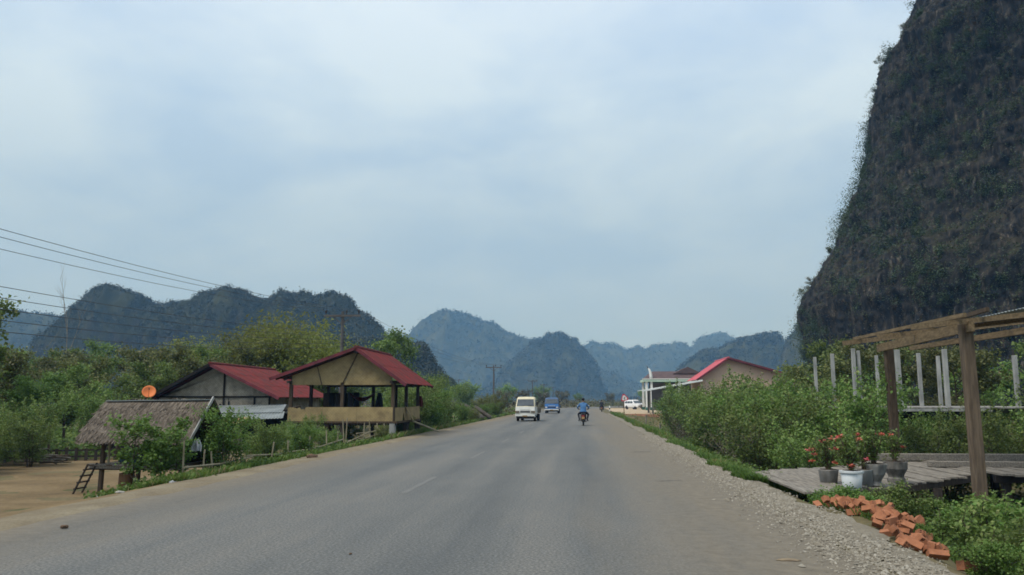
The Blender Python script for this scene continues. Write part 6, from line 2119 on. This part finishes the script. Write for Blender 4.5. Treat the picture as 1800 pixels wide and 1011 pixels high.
# ------------------------------------------------------------------ riders
def motorbike(name, label, loc, rz, group=None):
    """small motorbike heading +Y, built at the origin"""
    e = empty(name, (0, 0, 0), label, 'motorbike', group)
    for y in (-.60, .62):
        w = empty('wheel', (0, y, .28))
        w.parent = e
        mb = MB()
        vs, fs = [], []
        n1, n2, r1, r2 = 24, 8, .235, .046
        for i in range(n1):
            a = 2 * math.pi * i / n1
            for k in range(n2):
                b = 2 * math.pi * k / n2
                rr = r1 + r2 * math.cos(b)
                vs.append((r2 * math.sin(b) * .95, rr * math.cos(a), rr * math.sin(a)))
        fs = [(i * n2 + k, i * n2 + (k + 1) % n2, ((i + 1) % n1) * n2 + (k + 1) % n2, ((i + 1) % n1) * n2 + k) for i in range(n1) for k in range(n2)]
        place_mesh('tyre', mb.add(vs, fs).mesh('tyre', M['rubber'], smooth=True), w)
        sp_ = MB().lathe([(.05, -.05), (.05, .05)], (0, 0, 0), 10, 'X')
        for k in range(8):
            a = 2 * math.pi * k / 8
            sp_.tube([(0, .04 * math.cos(a), .04 * math.sin(a)), (0, .2 * math.cos(a), .2 * math.sin(a))], .008, 4, False)
        place_mesh('rim', sp_.mesh('rim', M['rim']), w)
    MB().loft([[(x * .7, -.72, .74 + .02 * abs(x)) for x in (-.1, 0, .1)] + [(.08, -.72, .62), (-.08, -.72, .62)], [(-.13, -.3, .76), (0, -.3, .78), (.13, -.3, .76), (.12, -.3, .55), (-.12, -.3, .55)], [(-.12, .1, .70), (0, .1, .72), (.12, .1, .70), (.10, .1, .40), (-.10, .1, .40)], [(-.07, .34, .78), (0, .34, .80), (.07, .34, .78), (.09, .34, .42), (-.09, .34, .42)]]).build('body', 'bike_red', e)
    MB().loft([[(-.10, -.74, .78), (.10, -.74, .78), (.10, -.74, .73), (-.10, -.74, .73)], [(-.14, -.4, .82), (.14, -.4, .82), (.14, -.4, .76), (-.14, -.4, .76)], [(-.12, .08, .76), (.12, .08, .76), (.12, .08, .70), (-.12, .08, .70)]]).build('seat', 'rubber', e)
    MB().prism([(-.17, .30, .88), (.17, .30, .88), (.20, .44, .30), (-.20, .44, .30)], (0, .03, 0)).build('leg_shield', 'bike_red', e)
    MB().tube([(0, .32, 1.0), (0, .46, .62), (0, .62, .28)], .035, 8).build('fork', 'dark_metal', e)
    MB().tube([(-.33, .24, 1.02), (-.2, .3, 1.04), (0, .34, 1.0), (.2, .3, 1.04), (.33, .24, 1.02)], .016, 6).build('handlebar', 'dark_metal', e)
    for s in (-1, 1):
        m_ = MB().tube([(s * .22, .3, 1.04), (s * .30, .28, 1.22)], .008, 5).build('mirror_stalk', 'dark_metal', e)
        MB().lathe([(.02, -.01), (.062, .0), (.058, .012)], (s * .34, .27, 1.25), 12, 'Y').build('mirror', 'lamp', e)
        MB().tube([(s * .1, .0, .30), (s * .34, .0, .30)], .018, 6).build('foot_peg', 'dark_metal', e)
        MB().tube([(s * .12, -.28, .74), (s * .12, -.58, .30)], .022, 6).build('shock', 'dark_metal', e)
    MB().box((0, .1, .34), (.22, .34, .22)).build('engine', 'dark_metal', e)
    MB().tube([(.14, .05, .26), (.17, -.4, .28), (.18, -.82, .36)], [.025, .045, .05], 8).build('exhaust', 'rim', e)
    MB().prism([(-.06, -.66, .60), (.06, -.66, .60), (.07, -.94, .40), (-.07, -.94, .40)], (0, .02, .02)).build('mudguard', 'rubber', e)
    MB().box((0, -.80, .62), (.16, .05, .08)).build('tail_lamp', 'red_lamp', e)
    MB().box((0, -.93, .50), (.19, .012, .15), rx=-.3).build('number_plate', 'plate', e)
    MB().lathe([(.09, -.02), (.085, .02), (.05, .06)], (0, .42, .90), 12, 'Y').build('headlight', 'lamp', e)
    e.location = loc
    e.rotation_euler = (0, 0, rz)
    return e


def rider(name, label, loc, rz, top_m, leg_m, wide=1.0, sc=1.0, group=None):
    """seated rider facing +Y: one continuous skin-modifier body, hands on the handlebar, feet on the pegs"""
    J = {}
    verts, edges, rad = [], [], []

    def jn(key, co, r, par=None):
        J[key] = len(verts)
        verts.append(co)
        rad.append(r)
        if par is not None:
            edges.append((J[par], J[key]))
    jn('pelvis', (0, -.20, .88), (.165, .14))
    jn('waist', (0, -.20, 1.06), (.155, .115), 'pelvis')
    jn('chest', (0, -.15, 1.27), (.185, .125), 'waist')
    jn('neckb', (0, -.12, 1.43), (.085, .075), 'chest')
    jn('neck', (0, -.10, 1.50), (.056, .056), 'neckb')
    jn('jaw', (0, -.075, 1.56), (.074, .085), 'neck')
    jn('skull', (0, -.085, 1.66), (.088, .104), 'jaw')
    jn('crown', (0, -.095, 1.72), (.06, .07), 'skull')
    for s, n_ in ((-1, 'l'), (1, 'r')):
        jn('sh' + n_, (s * .20, -.14, 1.38), (.075, .075), 'chest')
        jn('el' + n_, (s * .34 * wide, .0, 1.14), (.050, .050), 'sh' + n_)
        jn('wr' + n_, (s * .305, .20, 1.055), (.034, .030), 'el' + n_)
        jn('hand' + n_, (s * .30, .26, 1.05), (.042, .026), 'wr' + n_)
        jn('hip' + n_, (s * .12, -.14, .86), (.105, .105), 'pelvis')
        jn('kn' + n_, (s * .29 * wide, .20, .72), (.070, .070), 'hip' + n_)
        jn('an' + n_, (s * .25, -.02, .39), (.045, .045), 'kn' + n_)
        jn('toe' + n_, (s * .29, .16, .33), (.042, .034), 'an' + n_)
    me = bpy.data.meshes.new('rider_skeleton')
    me.from_pydata(verts, edges, [])
    o = bpy.data.objects.new('rider_skeleton', me)
    COL.objects.link(o)
    sk = o.modifiers.new('skin', 'SKIN')
    ss = o.modifiers.new('subsurf', 'SUBSURF')
    ss.levels = 2
    ss.render_levels = 2
    for i, sv2 in enumerate(me.skin_vertices[0].data):
        sv2.radius = rad[i]
        sv2.use_root = (i == 0)
    dg = bpy.context.evaluated_depsgraph_get()
    dg.update()
    bm_ = bpy.data.meshes.new_from_object(o.evaluated_get(dg))
    bpy.data.objects.remove(o)
    # fingers: curled round the grip, part of the same mesh
    fg = MB()
    for s in (-1, 1):
        for k in range(4):
            x = s * (.272 + .019 * k)
            ln = (.85, 1.0, .95, .75)[k]
            fg.tube([(x, .255, 1.06), (x, .285 + .01 * ln, 1.058), (x, .288 + .012 * ln, 1.03), (x, .265, 1.012)], [.009, .009, .0085, .007], 5)
        fg.tube([(s * .265, .235, 1.05), (s * .245, .25, 1.03), (s * .25, .275, 1.018)], [.011, .010, .008], 5)
    # nose and ears
    fg.add([(-.018, .012, 1.60), (.018, .012, 1.60), (0, .036, 1.605), (0, .010, 1.65)], [(0, 1, 2), (1, 3, 2), (3, 0, 2), (0, 3, 1)])
    for s in (-1, 1):
        fg.lathe([(.012, -.008), (.03, .0), (.02, .01)], (s * .098, -.085, 1.635), 8, 'X')
    nb = bmesh.new()
    nb.from_mesh(bm_)
    extra = fg.mesh('fingers', M['skin'])
    nb.from_mesh(extra)
    nb.to_mesh(bm_)
    nb.free()
    bpy.data.meshes.remove(extra)
    bm_.materials.clear()
    for mname in (top_m, leg_m, 'skin', 'rubber'):
        bm_.materials.append(M[mname])
    for p in bm_.polygons:
        c = p.center
        p.use_smooth = True
        if c.z > 1.475:
            p.material_index = 2
        elif c.z > .95 and (c.y > .14 and abs(c.x) > .22):
            p.material_index = 2
        elif c.z > .93:
            p.material_index = 0
        elif c.z < .40:
            p.material_index = 3
        else:
            p.material_index = 1
    e = empty(name, (0, 0, 0), label, 'person', group)
    place_mesh('body', bm_, e)
    # hair
    bmh = bmesh.new()
    bmesh.ops.create_icosphere(bmh, subdivisions=3, radius=1)
    rr = random.Random(4)
    for v in bmh.verts:
        k = 1 + rr.uniform(-.03, .05)
        f = v.co.copy()
        zz = f.z
        if f.y > .35 and zz < .35:
            k *= .72
        v.co = Vector((f.x * .106 * k, -.098 + f.y * .122 * k, 1.675 + (zz if zz > 0 else zz * .95) * .105 * k))
    mh = bpy.data.meshes.new('hair')
    bmh.to_mesh(mh)
    bmh.free()
    mh.materials.append(M['hair'])
    for p in mh.polygons:
        p.use_smooth = True
    place_mesh('hair', mh, e)
    # shirt hem flaring over the belt
    ring = lambda z_, a, b, y_: [(a * math.cos(t), y_ + b * math.sin(t), z_ + .012 * math.sin(3 * t)) for t in np.linspace(0, 2 * math.pi, 19)[:-1]]
    MB().loft([ring(1.10, .178, .150, -.20), ring(.99, .195, .17, -.205), ring(.885, .212, .185, -.215)], close=False).build('shirt_hem', top_m, e, True)
    MB().loft([ring(1.455, .105, .10, -.125), ring(1.492, .078, .078, -.108)], close=False).build('collar', top_m, e, True)
    e.scale = (sc, sc, sc)
    e.location = loc
    e.rotation_euler = (0, 0, rz)
    return e


bk = motorbike('motorbike', 'small dark motorbike ridden away in our lane', (0.0, 55.6, 0.0), R(-1))
rd = rider('person', 'person in blue shirt and dark trousers riding the nearer motorbike', (0.0, 55.6, 0.0), R(-1), 'shirt', 'darkcloth', 1.12)
for o in (bk, rd):
    o.scale = (1.06, 1.06, 1.06)
bk2 = motorbike('motorbike', 'far dark motorbike at the right road edge', (2.75, 121.0, 0.0), R(-3))
rd2 = rider('person', 'dark clothed person on the far motorbike at the road edge', (2.75, 121.0, 0.0), R(-3), 'darkcloth', 'darkcloth', 1.0)

# ------------------------------------------------------------------ haze
mh_ = bpy.data.materials.new('haze')
mh_.use_nodes = True
ht = mh_.node_tree
ht.nodes.clear()
ho = ht.nodes.new('ShaderNodeOutputMaterial')
hv = ht.nodes.new('ShaderNodeVolumePrincipled')
hv.inputs['Color'].default_value = (0.24, 0.54, 1.0, 1)
hv.inputs['Density'].default_value = 0.00038
hv.inputs['Absorption Color'].default_value = (1, 1, 1, 1)
hv.inputs['Anisotropy'].default_value = 0.1
ht.links.new(hv.outputs[0], ho.inputs['Volume'])
hz = MB().box((0, 1800, 120), (7700, 4460, 256)).mesh('haze', mh_)
tag(place_mesh('haze', hz), 'thin bluish haze filling the valley air', 'haze', kind='stuff')
